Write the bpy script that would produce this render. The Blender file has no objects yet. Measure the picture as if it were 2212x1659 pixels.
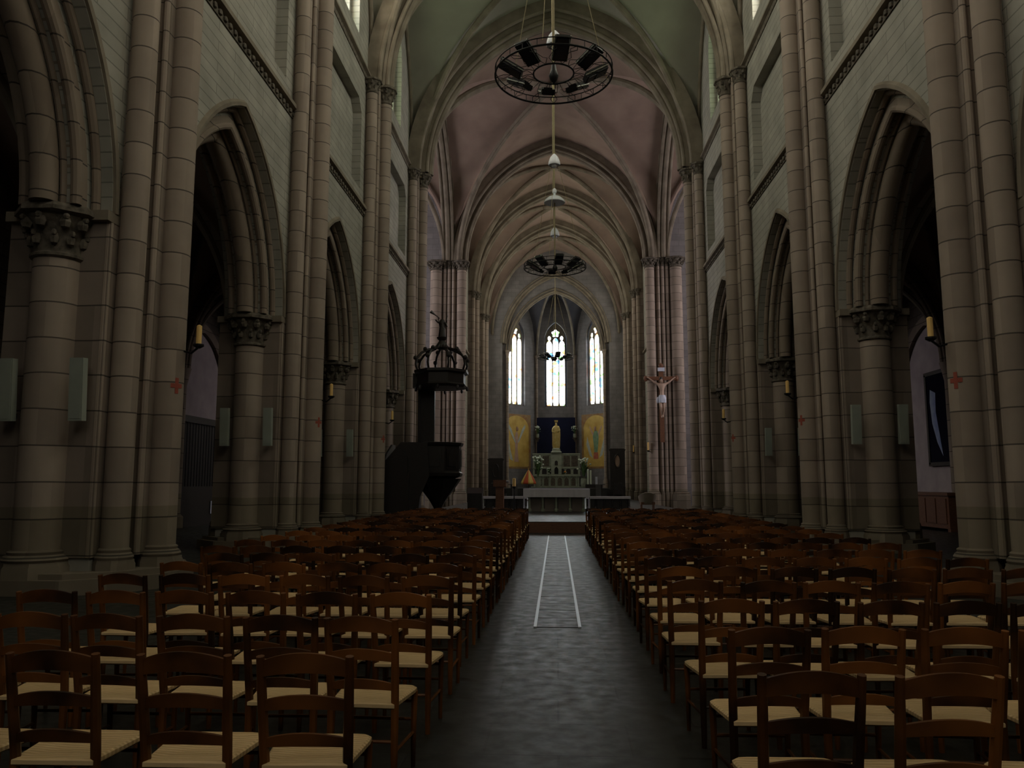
import bpy, math, random
from math import sin, cos, tan, pi, sqrt, acos, atan2
from mathutils import Vector, Matrix
from mathutils.geometry import tessellate_polygon

C = bpy.context.scene
COL = C.collection

# ------------------------------------------------------------------ camera, world, exposure
cam_d = bpy.data.cameras.new('camera'); cam = bpy.data.objects.new('camera', cam_d); COL.objects.link(cam)
cam.location = (0.0, 0.0, 1.6)
cam.rotation_euler = (math.radians(90 + 7.14), 0, math.radians(3.17))
cam_d.sensor_width = 36.0; cam_d.lens = 36.0 * 1720 / 2212
cam_d.clip_start = 0.05; cam_d.clip_end = 400
C.camera = cam
C.view_settings.view_transform = 'Standard'; C.view_settings.look = 'None'
C.view_settings.exposure = 0.0; C.view_settings.gamma = 1.0
C.view_settings.use_curve_mapping = False
w = bpy.data.worlds.new('world'); C.world = w; w.use_nodes = True
w.node_tree.nodes['Background'].inputs[0].default_value = (0.55, 0.68, 0.9, 1)
w.node_tree.nodes['Background'].inputs[1].default_value = 0.02
C.cycles.use_denoising = True
C.cycles.use_adaptive_sampling = True; C.cycles.adaptive_threshold = .05
C.cycles.max_bounces = 5; C.cycles.diffuse_bounces = 4; C.cycles.glossy_bounces = 3
C.cycles.transmission_bounces = 2; C.cycles.transparent_max_bounces = 4
C.cycles.sample_clamp_indirect = 3.0
C.cycles.caustics_reflective = False; C.cycles.caustics_refractive = False
# daylight that comes through the glass of each group of windows (radiance of the panes)
SKY = dict(nave=15.5, west=2.8, transept=10.0, choir=6.5, apse=7.0, aisle=.7)

# ------------------------------------------------------------------ materials
def mat(name, color, rough=0.7, metal=0.0, spec=0.5):
    m = bpy.data.materials.new(name); m.use_nodes = True
    b = m.node_tree.nodes['Principled BSDF']
    b.inputs['Base Color'].default_value = (*color, 1); b.inputs['Roughness'].default_value = rough
    b.inputs['Metallic'].default_value = metal; b.inputs['Specular IOR Level'].default_value = spec
    return m
def N(m, t, **kw):
    n = m.node_tree.nodes.new(t)
    for k, v in kw.items(): setattr(n, k, v)
    return n
def L(m, a, b): m.node_tree.links.new(a, b)
def noisy(name, c1, c2, scale=4.0, rough=0.7, metal=0.0, spec=0.5, bump=0.0, detail=4.0, stretch=None):
    """two colours mixed by a noise of object coordinates"""
    m = mat(name, c1, rough, metal, spec); b = m.node_tree.nodes['Principled BSDF']
    g = N(m, 'ShaderNodeNewGeometry') if stretch is None else N(m, 'ShaderNodeTexCoord')
    mp = N(m, 'ShaderNodeMapping')
    L(m, g.outputs['Position'] if stretch is None else g.outputs['Object'], mp.inputs[0])
    if stretch: mp.inputs['Scale'].default_value = stretch
    n = N(m, 'ShaderNodeTexNoise'); n.inputs['Scale'].default_value = scale; n.inputs['Detail'].default_value = detail
    L(m, mp.outputs[0], n.inputs['Vector'])
    r = N(m, 'ShaderNodeValToRGB'); r.color_ramp.elements[0].position = .3; r.color_ramp.elements[1].position = .7
    r.color_ramp.elements[0].color = (*c1, 1); r.color_ramp.elements[1].color = (*c2, 1)
    L(m, n.outputs[0], r.inputs[0]); L(m, r.outputs[0], b.inputs['Base Color'])
    if bump:
        bp = N(m, 'ShaderNodeBump'); bp.inputs['Strength'].default_value = bump; bp.inputs['Distance'].default_value = .02
        L(m, n.outputs[0], bp.inputs['Height']); L(m, bp.outputs[0], b.inputs['Normal'])
    return m
def math_node(m, op, a, b=None, clamp=False):
    n = N(m, 'ShaderNodeMath', operation=op); n.use_clamp = clamp
    for i, v in enumerate((a, b)):
        if v is None: continue
        if isinstance(v, (int, float)): n.inputs[i].default_value = v
        else: L(m, v, n.inputs[i])
    return n.outputs[0]
def stone_courses(name, c1, c2, joint, course, patch=.9, damp=True, rough=.85):
    """drums of stone: horizontal joints every `course` metres, each course with its own tone; old damp line near the floor"""
    m = mat(name, c1, rough, spec=.25); b = m.node_tree.nodes['Principled BSDF']
    g = N(m, 'ShaderNodeNewGeometry'); s = N(m, 'ShaderNodeSeparateXYZ'); L(m, g.outputs['Position'], s.inputs[0])
    wob = N(m, 'ShaderNodeTexNoise'); wob.inputs['Scale'].default_value = .8; wob.inputs['Detail'].default_value = 1
    L(m, g.outputs['Position'], wob.inputs['Vector'])
    zz = math_node(m, 'ADD', s.outputs['Z'], math_node(m, 'MULTIPLY', wob.outputs[0], .05))
    q = math_node(m, 'DIVIDE', zz, course)
    fr = math_node(m, 'FRACT', q); fl = math_node(m, 'FLOOR', q)
    jl = math_node(m, 'LESS_THAN', fr, .022 / course)
    xr = math_node(m, 'SNAP', s.outputs['X'], .55); yr = math_node(m, 'SNAP', s.outputs['Y'], .55)
    cv = N(m, 'ShaderNodeCombineXYZ'); L(m, xr, cv.inputs[0]); L(m, yr, cv.inputs[1]); L(m, fl, cv.inputs[2])
    wn = N(m, 'ShaderNodeTexWhiteNoise'); L(m, cv.outputs[0], wn.inputs[0])
    n = N(m, 'ShaderNodeTexNoise'); n.inputs['Scale'].default_value = 2.2; n.inputs['Detail'].default_value = 6
    L(m, g.outputs['Position'], n.inputs['Vector'])
    f = math_node(m, 'ADD', math_node(m, 'MULTIPLY', wn.outputs['Value'], .55), math_node(m, 'MULTIPLY', n.outputs[0], patch * .6), True)
    mx = N(m, 'ShaderNodeMix', data_type='RGBA'); L(m, f, mx.inputs[0])
    mx.inputs[6].default_value = (*c1, 1); mx.inputs[7].default_value = (*c2, 1)
    m2 = N(m, 'ShaderNodeMix', data_type='RGBA'); L(m, jl, m2.inputs[0]); L(m, mx.outputs[2], m2.inputs[6])
    m2.inputs[7].default_value = (*joint, 1)
    last = m2.outputs[2]
    if damp:
        m3 = N(m, 'ShaderNodeMix', data_type='RGBA', blend_type='MULTIPLY')
        L(m, math_node(m, 'LESS_THAN', zz, 1.28), m3.inputs[0]); L(m, last, m3.inputs[6])
        m3.inputs[7].default_value = (.74, .76, .68, 1); last = m3.outputs[2]
    L(m, last, b.inputs['Base Color'])
    bp = N(m, 'ShaderNodeBump'); bp.inputs['Strength'].default_value = .35; bp.inputs['Distance'].default_value = .015
    L(m, math_node(m, 'SUBTRACT', n.outputs[0], jl), bp.inputs['Height']); L(m, bp.outputs[0], b.inputs['Normal'])
    return m
def ashlar(name, c1, c2, joint, bw, bh, axis='YZ', mortar=.012, rough=.85, spec=.25, noise=.5):
    """coursed blocks laid in the plane of two world axes"""
    m = mat(name, c1, rough, spec=spec); b = m.node_tree.nodes['Principled BSDF']
    g = N(m, 'ShaderNodeNewGeometry'); s = N(m, 'ShaderNodeSeparateXYZ'); L(m, g.outputs['Position'], s.inputs[0])
    cv = N(m, 'ShaderNodeCombineXYZ')
    if axis == 'SUM':
        L(m, math_node(m, 'ADD', s.outputs['X'], s.outputs['Y']), cv.inputs[0])
    else: L(m, s.outputs[axis[0]], cv.inputs[0])
    L(m, s.outputs['Z' if axis == 'SUM' else axis[1]], cv.inputs[1])
    br = N(m, 'ShaderNodeTexBrick'); L(m, cv.outputs[0], br.inputs['Vector'])
    br.inputs['Scale'].default_value = 1; br.inputs['Brick Width'].default_value = bw; br.inputs['Row Height'].default_value = bh
    br.inputs['Mortar Size'].default_value = mortar; br.inputs['Mortar Smooth'].default_value = .2
    br.inputs['Color1'].default_value = (*c1, 1); br.inputs['Color2'].default_value = (*c2, 1); br.inputs['Mortar'].default_value = (*joint, 1)
    n = N(m, 'ShaderNodeTexNoise'); n.inputs['Scale'].default_value = 1.3; n.inputs['Detail'].default_value = 6
    L(m, g.outputs['Position'], n.inputs['Vector'])
    mx = N(m, 'ShaderNodeMix', data_type='RGBA', blend_type='MULTIPLY'); mx.inputs[0].default_value = noise
    L(m, br.outputs['Color'], mx.inputs[6])
    r = N(m, 'ShaderNodeValToRGB'); r.color_ramp.elements[0].position = .25; r.color_ramp.elements[1].position = .75
    r.color_ramp.elements[0].color = (.45, .45, .42, 1); r.color_ramp.elements[1].color = (1.2, 1.15, 1.1, 1)
    L(m, n.outputs[0], r.inputs[0]); L(m, r.outputs[0], mx.inputs[7]); L(m, mx.outputs[2], b.inputs['Base Color'])
    bp = N(m, 'ShaderNodeBump'); bp.inputs['Strength'].default_value = .3; bp.inputs['Distance'].default_value = .012; bp.invert = True
    L(m, br.outputs['Fac'], bp.inputs['Height']); L(m, bp.outputs[0], b.inputs['Normal'])
    return m
def floor_bump(m):
    """worn, slightly uneven slabs: patchy gloss and shallow waves"""
    b = m.node_tree.nodes['Principled BSDF']; g = N(m, 'ShaderNodeNewGeometry')
    n = N(m, 'ShaderNodeTexNoise'); n.inputs['Scale'].default_value = 7; n.inputs['Detail'].default_value = 6
    L(m, g.outputs['Position'], n.inputs['Vector'])
    r = N(m, 'ShaderNodeMapRange'); r.inputs[1].default_value = .3; r.inputs[2].default_value = .7; r.inputs[3].default_value = .32; r.inputs[4].default_value = .50
    L(m, n.outputs[0], r.inputs[0]); L(m, r.outputs[0], b.inputs['Roughness'])
    bp = N(m, 'ShaderNodeBump'); bp.inputs['Strength'].default_value = .3; bp.inputs['Distance'].default_value = .008
    L(m, n.outputs[0], bp.inputs['Height']); old = b.inputs['Normal'].links[0].from_socket
    L(m, old, bp.inputs['Normal']); L(m, bp.outputs[0], b.inputs['Normal'])
def stained(name, strength, tint, colour=.35, scale=1.2):
    """lit stained glass: pale panes with coloured pieces"""
    m = bpy.data.materials.new(name); m.use_nodes = True; nt = m.node_tree; nt.nodes.clear()
    o = N(m, 'ShaderNodeOutputMaterial'); e = N(m, 'ShaderNodeEmission'); L(m, e.outputs[0], o.inputs[0])
    g = N(m, 'ShaderNodeNewGeometry')
    v = N(m, 'ShaderNodeTexVoronoi'); v.inputs['Scale'].default_value = scale * 2.2; L(m, g.outputs['Position'], v.inputs['Vector'])
    s = N(m, 'ShaderNodeSeparateColor'); L(m, v.outputs['Color'], s.inputs[0])
    r = N(m, 'ShaderNodeValToRGB'); r.color_ramp.interpolation = 'CONSTANT'
    pal = [(0, (1, 1, 1)), (.62, (.75, .95, 1)), (.74, (.02, .30, .8)), (.79, (1, .98, .85)), (.87, (1, .18, .02)), (.91, (.08, .5, .04)), (.96, (1, .8, .15))]
    el = r.color_ramp.elements
    el[0].position = 0; el[0].color = (1, 1, 1, 1); el[1].position = pal[1][0]; el[1].color = (*pal[1][1], 1)
    for p, c in pal[2:]:
        k = el.new(p); k.color = (*c, 1)
    L(m, s.outputs[0], r.inputs[0])
    mx = N(m, 'ShaderNodeMix', data_type='RGBA', blend_type='MULTIPLY'); mx.inputs[0].default_value = colour
    mx.inputs[6].default_value = (*tint, 1); L(m, r.outputs[0], mx.inputs[7])
    L(m, mx.outputs[2], e.inputs[0]); e.inputs[1].default_value = strength
    return m

SH = stone_courses('granite_drums', (.20, .16, .13), (.38, .31, .255), (.085, .07, .06), .545)
CORE = stone_courses('pier_ashlar', (.13, .105, .085), (.29, .235, .195), (.065, .055, .047), .545)
WALL = ashlar('grey_ashlar', (.35, .34, .30), (.31, .30, .265), (.19, .185, .165), 1.7, .235)
WALLX = ashlar('grey_ashlar_cross', (.25, .24, .245), (.225, .215, .22), (.16, .15, .15), .8, .4, 'XZ')
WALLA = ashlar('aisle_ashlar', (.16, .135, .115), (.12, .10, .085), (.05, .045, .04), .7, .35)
ARCH = stone_courses('arch_stone', (.15, .115, .09), (.27, .22, .17), (.05, .042, .035), .545, damp=False)
RIB = noisy('rib_stone', (.15, .125, .095), (.25, .215, .165), 1.5, .85, spec=.2)
WEB = noisy('vault_web', (.23, .165, .135), (.30, .225, .18), .8, .95, spec=.1)
WEBD = noisy('apse_web_shaded', (.10, .10, .115), (.14, .135, .15), .8, .95, spec=.1)  # vault web darkened: the dimness of the apse vault is put into its colour
WEBG = noisy('vault_web_grey', (.27, .26, .215), (.32, .31, .25), .8, .95, spec=.1)
PLASTD = noisy('grey_brown_stone', (.17, .145, .13), (.24, .20, .185), 2, .8)
CARV = noisy('carved_stone', (.06, .052, .042), (.17, .145, .115), 9, .9, spec=.2, bump=.6)
PLAST = noisy('pale_plaster', (.33, .28, .29), (.42, .36, .36), 1.5, .95)
FLOOR = ashlar('floor_slabs', (.016, .018, .015), (.024, .026, .022), (.009, .009, .008), .9, .62, 'XY', .008, .40, .5, .8)
floor_bump(FLOOR)
MARB = noisy('pale_stone', (.27, .31, .24), (.40, .43, .34), 3, .5)
WOOD = noisy('chair_wood', (.022, .0075, .0022), (.30, .105, .022), 1.5, .40, spec=.35)
_cr = [n for n in WOOD.node_tree.nodes if n.type == 'VALTORGB'][0].color_ramp; _cr.elements[0].position = .40; _cr.elements[1].position = .74
DWOOD = noisy('dark_oak', (.010, .008, .008), (.022, .016, .014), 3, .42, stretch=(3, 3, 9))
BWOOD = noisy('brown_wood', (.13, .052, .026), (.20, .085, .042), 3, .5, stretch=(3, 3, 9))
STRIP = mat('worn_metal_edging', (.62, .66, .70), .35, .6)
CLOTH = noisy('white_linen', (.78, .76, .86), (.84, .82, .92), 2, .9)
IRON = mat('black_iron', (.012, .012, .013), .45, .6)
CHROME = mat('chrome', (.6, .62, .6), .25, 1)
WHITE = mat('white_enamel', (.78, .80, .86), .4)
WAX = mat('candle_wax', (.85, .56, .20), .5)
GLASSLENS = mat('lamp_lens', (.02, .02, .03), .12)
RED = mat('red_paint', (.30, .07, .045), .9)
GREY = noisy('grey_green_case', (.26, .29, .25), (.31, .34, .29), 3, .6)
BLUE = noisy('night_blue_cloth', (.004, .006, .030), (.006, .010, .045), 1.2, .95)
GOLD = noisy('gilt', (.5, .36, .08), (.62, .50, .22), 5, .45, .3)
ROPE = noisy('rope', (.26, .22, .12), (.36, .30, .18), 30, .9)
GREEN = noisy('leaf_green', (.05, .11, .04), (.14, .22, .09), 8, .6)
PETAL = mat('white_petals', (.70, .78, .66), .7)
PAPER = mat('white_paper', (.62, .66, .78), .8)
FLESH = noisy('painted_wood_flesh', (.42, .29, .22), (.50, .36, .28), 6, .55)
ORANGE = mat('orange_flower', (.8, .28, .03), .7)
# rush seat: bands of twisted straw
RUSH = mat('rush_seat', (.6, .5, .33), .75); _b = RUSH.node_tree.nodes['Principled BSDF']
_t = N(RUSH, 'ShaderNodeTexCoord'); _w = N(RUSH, 'ShaderNodeTexWave', bands_direction='Y'); _w.inputs['Scale'].default_value = 11
_w.inputs['Distortion'].default_value = 2.5; _w.inputs['Detail'].default_value = 2; L(RUSH, _t.outputs['Object'], _w.inputs['Vector'])
_i = N(RUSH, 'ShaderNodeObjectInfo')
_r = N(RUSH, 'ShaderNodeValToRGB'); _r.color_ramp.elements[0].color = (.58, .37, .15, 1); _r.color_ramp.elements[1].color = (.92, .68, .38, 1)
_n = N(RUSH, 'ShaderNodeTexNoise'); _n.inputs['Scale'].default_value = 7; L(RUSH, _t.outputs['Object'], _n.inputs['Vector'])
L(RUSH, math_node(RUSH, 'ADD', math_node(RUSH, 'MULTIPLY', _w.outputs['Fac'], .5), math_node(RUSH, 'MULTIPLY', _n.outputs[0], .5)), _r.inputs[0])
_h = N(RUSH, 'ShaderNodeHueSaturation'); L(RUSH, _r.outputs[0], _h.inputs['Color'])
L(RUSH, math_node(RUSH, 'ADD', math_node(RUSH, 'MULTIPLY', _i.outputs['Random'], .3), .8), _h.inputs['Value']); L(RUSH, _h.outputs[0], _b.inputs['Base Color'])
_bp = N(RUSH, 'ShaderNodeBump'); _bp.inputs['Strength'].default_value = .4; _bp.inputs['Distance'].default_value = .01
L(RUSH, _w.outputs['Fac'], _bp.inputs['Height']); L(RUSH, _bp.outputs[0], _b.inputs['Normal'])
GL_NAVE = stained('clerestory_glass', SKY['nave'], (1, .94, .80), .85)
GL_LAST = stained('dim_clerestory_glass', SKY['nave'] * .35, (.80, .95, .64), .85)
GL_WEST = stained('west_glass', SKY['west'], (1, .93, .82), .9)
GL_TRAN = stained('transept_glass', SKY['transept'], (1, .88, .92), .9)
GL_CHOIR = stained('choir_glass', SKY['choir'], (1, .93, .80), .9)
GL_APSE = stained('apse_glass', SKY['apse'], (.93, .97, 1), .93, 1.3)
GL_AISLE = stained('aisle_glass', SKY['aisle'], (1, .9, .8), .4)

# ------------------------------------------------------------------ mesh helpers
class MB:
    def __init__(s): s.v = []; s.f = []; s.m = []; s.mi = 0
    def add(s, vs, fs):
        o = len(s.v); s.v += [tuple(p) for p in vs]; s.f += [tuple(i + o for i in f) for f in fs]; s.m += [s.mi] * len(fs)
        return s
    def box(s, x0, x1, y0, y1, z0, z1):
        vs = [(x, y, z) for x in (x0, x1) for y in (y0, y1) for z in (z0, z1)]
        return s.add(vs, [(0, 1, 3, 2), (4, 6, 7, 5), (0, 4, 5, 1), (2, 3, 7, 6), (0, 2, 6, 4), (1, 5, 7, 3)])
    def obox(s, c, u, v, w, a, b, h):
        """box centred at c with half sizes a, b, h along u, v, w"""
        c, u, v, w = Vector(c), Vector(u).normalized(), Vector(v).normalized(), Vector(w).normalized()
        vs = [c + u * a * i + v * b * j + w * h * k for i in (-1, 1) for j in (-1, 1) for k in (-1, 1)]
        return s.add(vs, [(0, 1, 3, 2), (4, 6, 7, 5), (0, 4, 5, 1), (2, 3, 7, 6), (0, 2, 6, 4), (1, 5, 7, 3)])
    def tube(s, pts, r, n=8, closed=False):
        pts = [Vector(p) for p in pts]; rs = r if isinstance(r, (list, tuple)) else [r] * len(pts)
        rings = []; up = None; M = len(pts)
        for i, p in enumerate(pts):
            t = (pts[(i + 1) % M] - pts[i - 1]) if closed else (pts[min(i + 1, M - 1)] - pts[max(i - 1, 0)])
            t.normalize()
            if up is None:
                up = Vector((0, 0, 1)) if abs(t.z) < .9 else Vector((1, 0, 0))
            a = t.cross(up)
            if a.length < 1e-6: a = t.cross(Vector((0, 1, 0)))
            a.normalize(); b = a.cross(t).normalized(); up = b
            rings.append([p + (a * cos(2 * pi * k / n) + b * sin(2 * pi * k / n)) * rs[i] for k in range(n)])
        vs = [q for g in rings for q in g]; fs = []
        for i in range(M if closed else M - 1):
            j = (i + 1) % M
            for k in range(n):
                l = (k + 1) % n; fs.append((i * n + k, i * n + l, j * n + l, j * n + k))
        if not closed: fs += [tuple(range(n))[::-1], tuple((M - 1) * n + k for k in range(n))]
        return s.add(vs, fs)
    def lathe(s, prof, c=(0, 0, 0), n=24, sx=1, sy=1, rot=0, wob=None):
        vs = []; M = len(prof)
        for i, (r, z) in enumerate(prof):
            for k in range(n):
                a = 2 * pi * k / n + rot; q = r * (1 + (wob(a, z) if wob else 0))
                vs.append((c[0] + q * cos(a) * sx, c[1] + q * sin(a) * sy, c[2] + z))
        fs = [(i * n + k, i * n + (k + 1) % n, (i + 1) * n + (k + 1) % n, (i + 1) * n + k) for i in range(M - 1) for k in range(n)]
        fs += [tuple(range(n))[::-1], tuple((M - 1) * n + k for k in range(n))]
        return s.add(vs, fs)
    def blob(s, c, rx, ry, rz, n=8, m=5):
        vs = [(c[0], c[1], c[2] - rz)]
        for i in range(1, m):
            ph = -pi / 2 + pi * i / m
            for k in range(n):
                a = 2 * pi * k / n; vs.append((c[0] + rx * cos(ph) * cos(a), c[1] + ry * cos(ph) * sin(a), c[2] + rz * sin(ph)))
        vs.append((c[0], c[1], c[2] + rz)); T = len(vs) - 1
        fs = [(0, 1 + (k + 1) % n, 1 + k) for k in range(n)]
        for i in range(m - 2):
            for k in range(n):
                a = 1 + i * n; fs.append((a + k, a + (k + 1) % n, a + n + (k + 1) % n, a + n + k))
        a = 1 + (m - 2) * n; fs += [(T, a + k, a + (k + 1) % n) for k in range(n)]
        return s.add(vs, fs)
    def prism(s, loops, mp, d0, d1):
        """plate with holes: loops[0] outline, others holes (2D); mp(u, v, d) -> 3D"""
        flat = [p for lp in loops for p in lp]
        tris = tessellate_polygon([[Vector((p[0], p[1], 0)) for p in lp] for lp in loops])
        n = len(flat); vs = [mp(p[0], p[1], d0) for p in flat] + [mp(p[0], p[1], d1) for p in flat]
        fs = [tuple(t) for t in tris] + [tuple(i + n for i in reversed(t)) for t in tris]
        o = 0
        for lp in loops:
            k = len(lp)
            for i in range(k):
                j = (i + 1) % k; fs.append((o + i, o + j, o + j + n, o + i + n))
            o += k
        return s.add(vs, fs)
    def sweep(s, O, u, w, a, b, prof, n=28, half=None):
        """profile [(radial, across)] swept over a pointed arch of half span a and rise b in the plane (u, up) through O; w across"""
        O, u, w = Vector(O), Vector(u), Vector(w); R = (a * a + b * b) / (2 * a); cx = a - R; up = Vector((0, 0, 1))
        P = len(prof); rows = []
        for side in ((1, -1) if half is None else (half,)):
            seq = range(n + 1) if side == 1 else range(n - 1 if half is None else n, -1, -1)
            for i in seq:
                row = []
                for r, t in prof:
                    q = R + r; th = acos(max(-1, min(1, -cx / q))) * i / n
                    row.append(O + u * side * (cx + q * cos(th)) + up * q * sin(th) + w * t)
                rows.append(row)
        vs = [p for r_ in rows for p in r_]; fs = []
        for i in range(len(rows) - 1):
            for k in range(P):
                l = (k + 1) % P; fs.append((i * P + k, i * P + l, (i + 1) * P + l, (i + 1) * P + k))
        fs += [tuple(range(P))[::-1], tuple((len(rows) - 1) * P + k for k in range(P))]
        return s.add(vs, fs)
    def build(s, name, mats, parent=None, smooth=.6, loc=None, **props):
        me = bpy.data.meshes.new(name); me.from_pydata(s.v, [], s.f)
        for m in (mats if isinstance(mats, (list, tuple)) else [mats]): me.materials.append(m)
        if isinstance(mats, (list, tuple)) and len(mats) > 1: me.polygons.foreach_set('material_index', s.m)
        me.update(); me.validate()
        if smooth:
            me.shade_smooth(); me.set_sharp_from_angle(angle=smooth)
        o = bpy.data.objects.new(name, me); COL.objects.link(o)
        if parent is not None: o.parent = parent
        if loc is not None: o.location = loc
        for k, v in props.items(): o[k] = v
        return o
def circ(r0, t0, rad, n=10): return [(r0 + rad * cos(2 * pi * k / n), t0 + rad * sin(2 * pi * k / n)) for k in range(n)]
def thing(name, label, cat, loc=(0, 0, 0), rz=0, group=None):
    o = bpy.data.objects.new(name, None); COL.objects.link(o); o.location = loc; o.rotation_euler = (0, 0, rz)
    o.empty_display_size = .2; o['label'] = label; o['category'] = cat
    if group: o['group'] = group
    return o
def tag(o, label, cat, group=None):
    o['label'] = label; o['category'] = cat
    if group: o['group'] = group
    return o
def struct(name, mb, m, parent=None, smooth=.6):
    o = mb.build(name, m, parent, smooth)
    if parent is None: o['kind'] = 'structure'
    return o
_tn = [0]
def trim(mb, m, smooth=.6):
    _tn[0] += 1; return struct('trim_%d' % _tn[0], mb, m, None, smooth)
def arc_pts(a, b, c, z, n=16):
    """pointed arch outline from (c+a, z) over the apex to (c-a, z)"""
    R = (a * a + b * b) / (2 * a); cx = a - R; th = acos(max(-1, min(1, -cx / R)))
    p = [(c + cx + R * cos(th * i / n), z + R * sin(th * i / n)) for i in range(n + 1)]
    return p + [(2 * c - x, y) for x, y in reversed(p[:-1])]
def arch_loop(a, b, c, z0, zs, n=16): return [(c - a, z0), (c + a, z0)] + arc_pts(a, b, c, zs, n)

# ------------------------------------------------------------------ layout
X0, X1 = 7.0, 8.5                 # nave wall planes
XA = 14.0                         # outer wall of the side aisles
PY = [-3.0, 4.9, 12.8, 20.7, 28.6, 37.2]   # nave piers
YW = -10.9                        # west wall
YC0, YC1 = 37.2, 52.8             # crossing
CY = [52.8, 61.3, 69.8, 78.6]     # choir bays
ZS, HV = 16.6, 8.6                # springing of the high vault, rise
ZA = 5.85                         # springing of the arcade
XT = 21.0                         # end of the transept arms

# floor
fl = MB().box(-XT, XT, YW - .5, 90, -.3, 0); struct('floor', fl, FLOOR, None, 0)

# ---- nave walls
def bays():
    ys = [YW] + PY
    return [(ys[i], ys[i + 1]) for i in range(len(ys) - 1)]
def nave_wall(s):
    mb = MB()
    def layer(x0, x1, ah, recess, clere):
        out = [(YW - .5, 0)]; holes = []
        for y0, y1 in bays():
            c = (y0 + y1) / 2; half = (y1 - y0) / 2; a = half - 1.0 - ah
            # same centres for both orders
            a0 = half - 1.0; R0 = (a0 * a0 + 4.2 ** 2) / (2 * a0); cx = a0 - R0; R = R0 - ah; b = sqrt(R * R - cx * cx)
            out += [(c - a0, 0)] + ([(c - a0, ZA)] if ah else []) + [*reversed(arc_pts(a, b, c, ZA))] + ([(c + a0, ZA)] if ah else []) + [(c + a0, 0)]
            if recess:
                holes.append([(c - half + 1.35, 12.15), (c + half - 1.35, 12.15), (c + half - 1.35, 15.0), (c + half - 1.75, 15.45), (c - half + 1.75, 15.45), (c - half + 1.35, 15.0)])
            cw = clere - (.5 if y1 > 37 else 0); holes.append(arch_loop(cw, cw * 1.6, c, 17.75, 20.6))
        out += [(YC0 + 1.0, 0), (YC0 + 1.0, 26), (YW - .5, 26)]
        mb.prism([out] + holes, lambda u, v, d: (s * d, u, v), x0, x1)
    layer(X0, X0 + .32, 0, True, 1.95)
    layer(X0 + .32, X1 - .32, .42, False, 1.75)
    layer(X1 - .32, X1, 0, False, 1.95)
    struct('wall_left' if s < 0 else 'wall_right', mb, WALL, None, .5)
    # string courses with a carved band, and the sill of the clerestory
    for z, h, d in ((11.45, .16, .16), (16.75, .12, .14)):
        t = MB().prism([[(0, 0), (d, .05), (d, h), (0, h + .12)]], lambda u, v, q: (s * (X0 - u), q, z + v), YW, YC0)
        trim(t, RIB)
        t = MB()
        y = YW + .1
        while z < 12 and y < YC0:
            t.blob((s * (X0 - .05), y, z - .06), .05, .09, .07, 6, 4); y += .26
        t.box(min(s * X0, s * (X0 - .03)), max(s * X0, s * (X0 - .03)), YW, YC0, z - .16, z + .02)
        trim(t, CARV)
    for i, (y0, y1) in enumerate(bays()):
        c = (y0 + y1) / 2; half = (y1 - y0) / 2; a0 = half - 1.0; R0 = (a0 * a0 + 4.2 ** 2) / (2 * a0)
        if y1 < 0: continue
        m2 = MB(); u, w_ = (0, 1, 0), (s, 0, 0)
        O = (0, c, ZA)
        # inner order of the arch: a broad soffit band with rolls on both edges
        m2.sweep(O, u, w_, a0, 4.2, [(-.42, X0 + .30), (-.42, X1 - .30), (-.18, X1 - .30), (-.18, X0 + .30)])
        for t in (X0 + .34, X1 - .34): m2.sweep(O, u, w_, a0, 4.2, circ(-.40, t, .085))
        for t in (X0 + .52, X1 - .52): m2.sweep(O, u, w_, a0, 4.2, circ(-.44, t, .05, 8))
        m2.sweep(O, u, w_, a0, 4.2, circ(-.04, X0 + .24, .07, 8))
        m2.sweep(O, u, w_, a0, 4.2, circ(-.56, (X0 + X1) / 2, .20, 12))
        trim(m2, ARCH)
        h = MB().sweep(O, u, w_, a0, 4.2, [(.02, X0), (.02, X0 - .05), (.10, X0 - .06), (.16, X0)])
        trim(h, RIB)
for s in (-1, 1): nave_wall(s)

# ---- vaults
def fz(t, a=7.0, b=HV):
    R = (a * a + b * b) / (2 * a); cx = a - R; x = min(1.0, abs(t)) * a
    return sqrt(max(0, R * R - (x - cx) ** 2)) / b
TS = [1 - (1 - i / 22) ** 2.0 for i in range(23)]
def vault_bay(cx, cy, a, b, zs, h, web, sides='NSEW', ribr=.15, key=True, n1='ceiling'):
    mb = MB()
    def grid(f):
        n = 22; m = 12; vs = [f(TS[i], -1 + 2 * j / m) for i in range(n + 1) for j in range(m + 1)]
        fs = [(i * (m + 1) + j, i * (m + 1) + j + 1, (i + 1) * (m + 1) + j + 1, (i + 1) * (m + 1) + j) for i in range(n) for j in range(m)]
        mb.add(vs, fs)
    if 'N' in sides: grid(lambda t, q: (cx + q * t * a, cy + t * b, zs + h * fz(q * t)))
    if 'S' in sides: grid(lambda t, q: (cx + q * t * a, cy - t * b, zs + h * fz(q * t)))
    if 'E' in sides: grid(lambda t, q: (cx + t * a, cy + q * t * b, zs + h * fz(q * t)))
    if 'W' in sides: grid(lambda t, q: (cx - t * a, cy + q * t * b, zs + h * fz(q * t)))
    struct(n1, mb, web, None, .5)
    r = MB()
    for sx in (-1, 1):
        for sy in (-1, 1):
            k = .93
            pts = [(cx + sx * t * k * a, cy + sy * t * k * b, zs + h * fz(t) - ribr * .7 - (.0 if t < .9 else 0)) for t in TS]
            r.tube(pts, ribr, 8)
            r.tube([(p[0], p[1], p[2] - ribr * .9) for p in pts], ribr * .45, 6)
    if key: r.lathe([(.1, -.25), (.32, -.2), (.38, -.05), (.3, .1)], (cx, cy, zs + h - .15), 16)
    trim(r, RIB)
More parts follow.
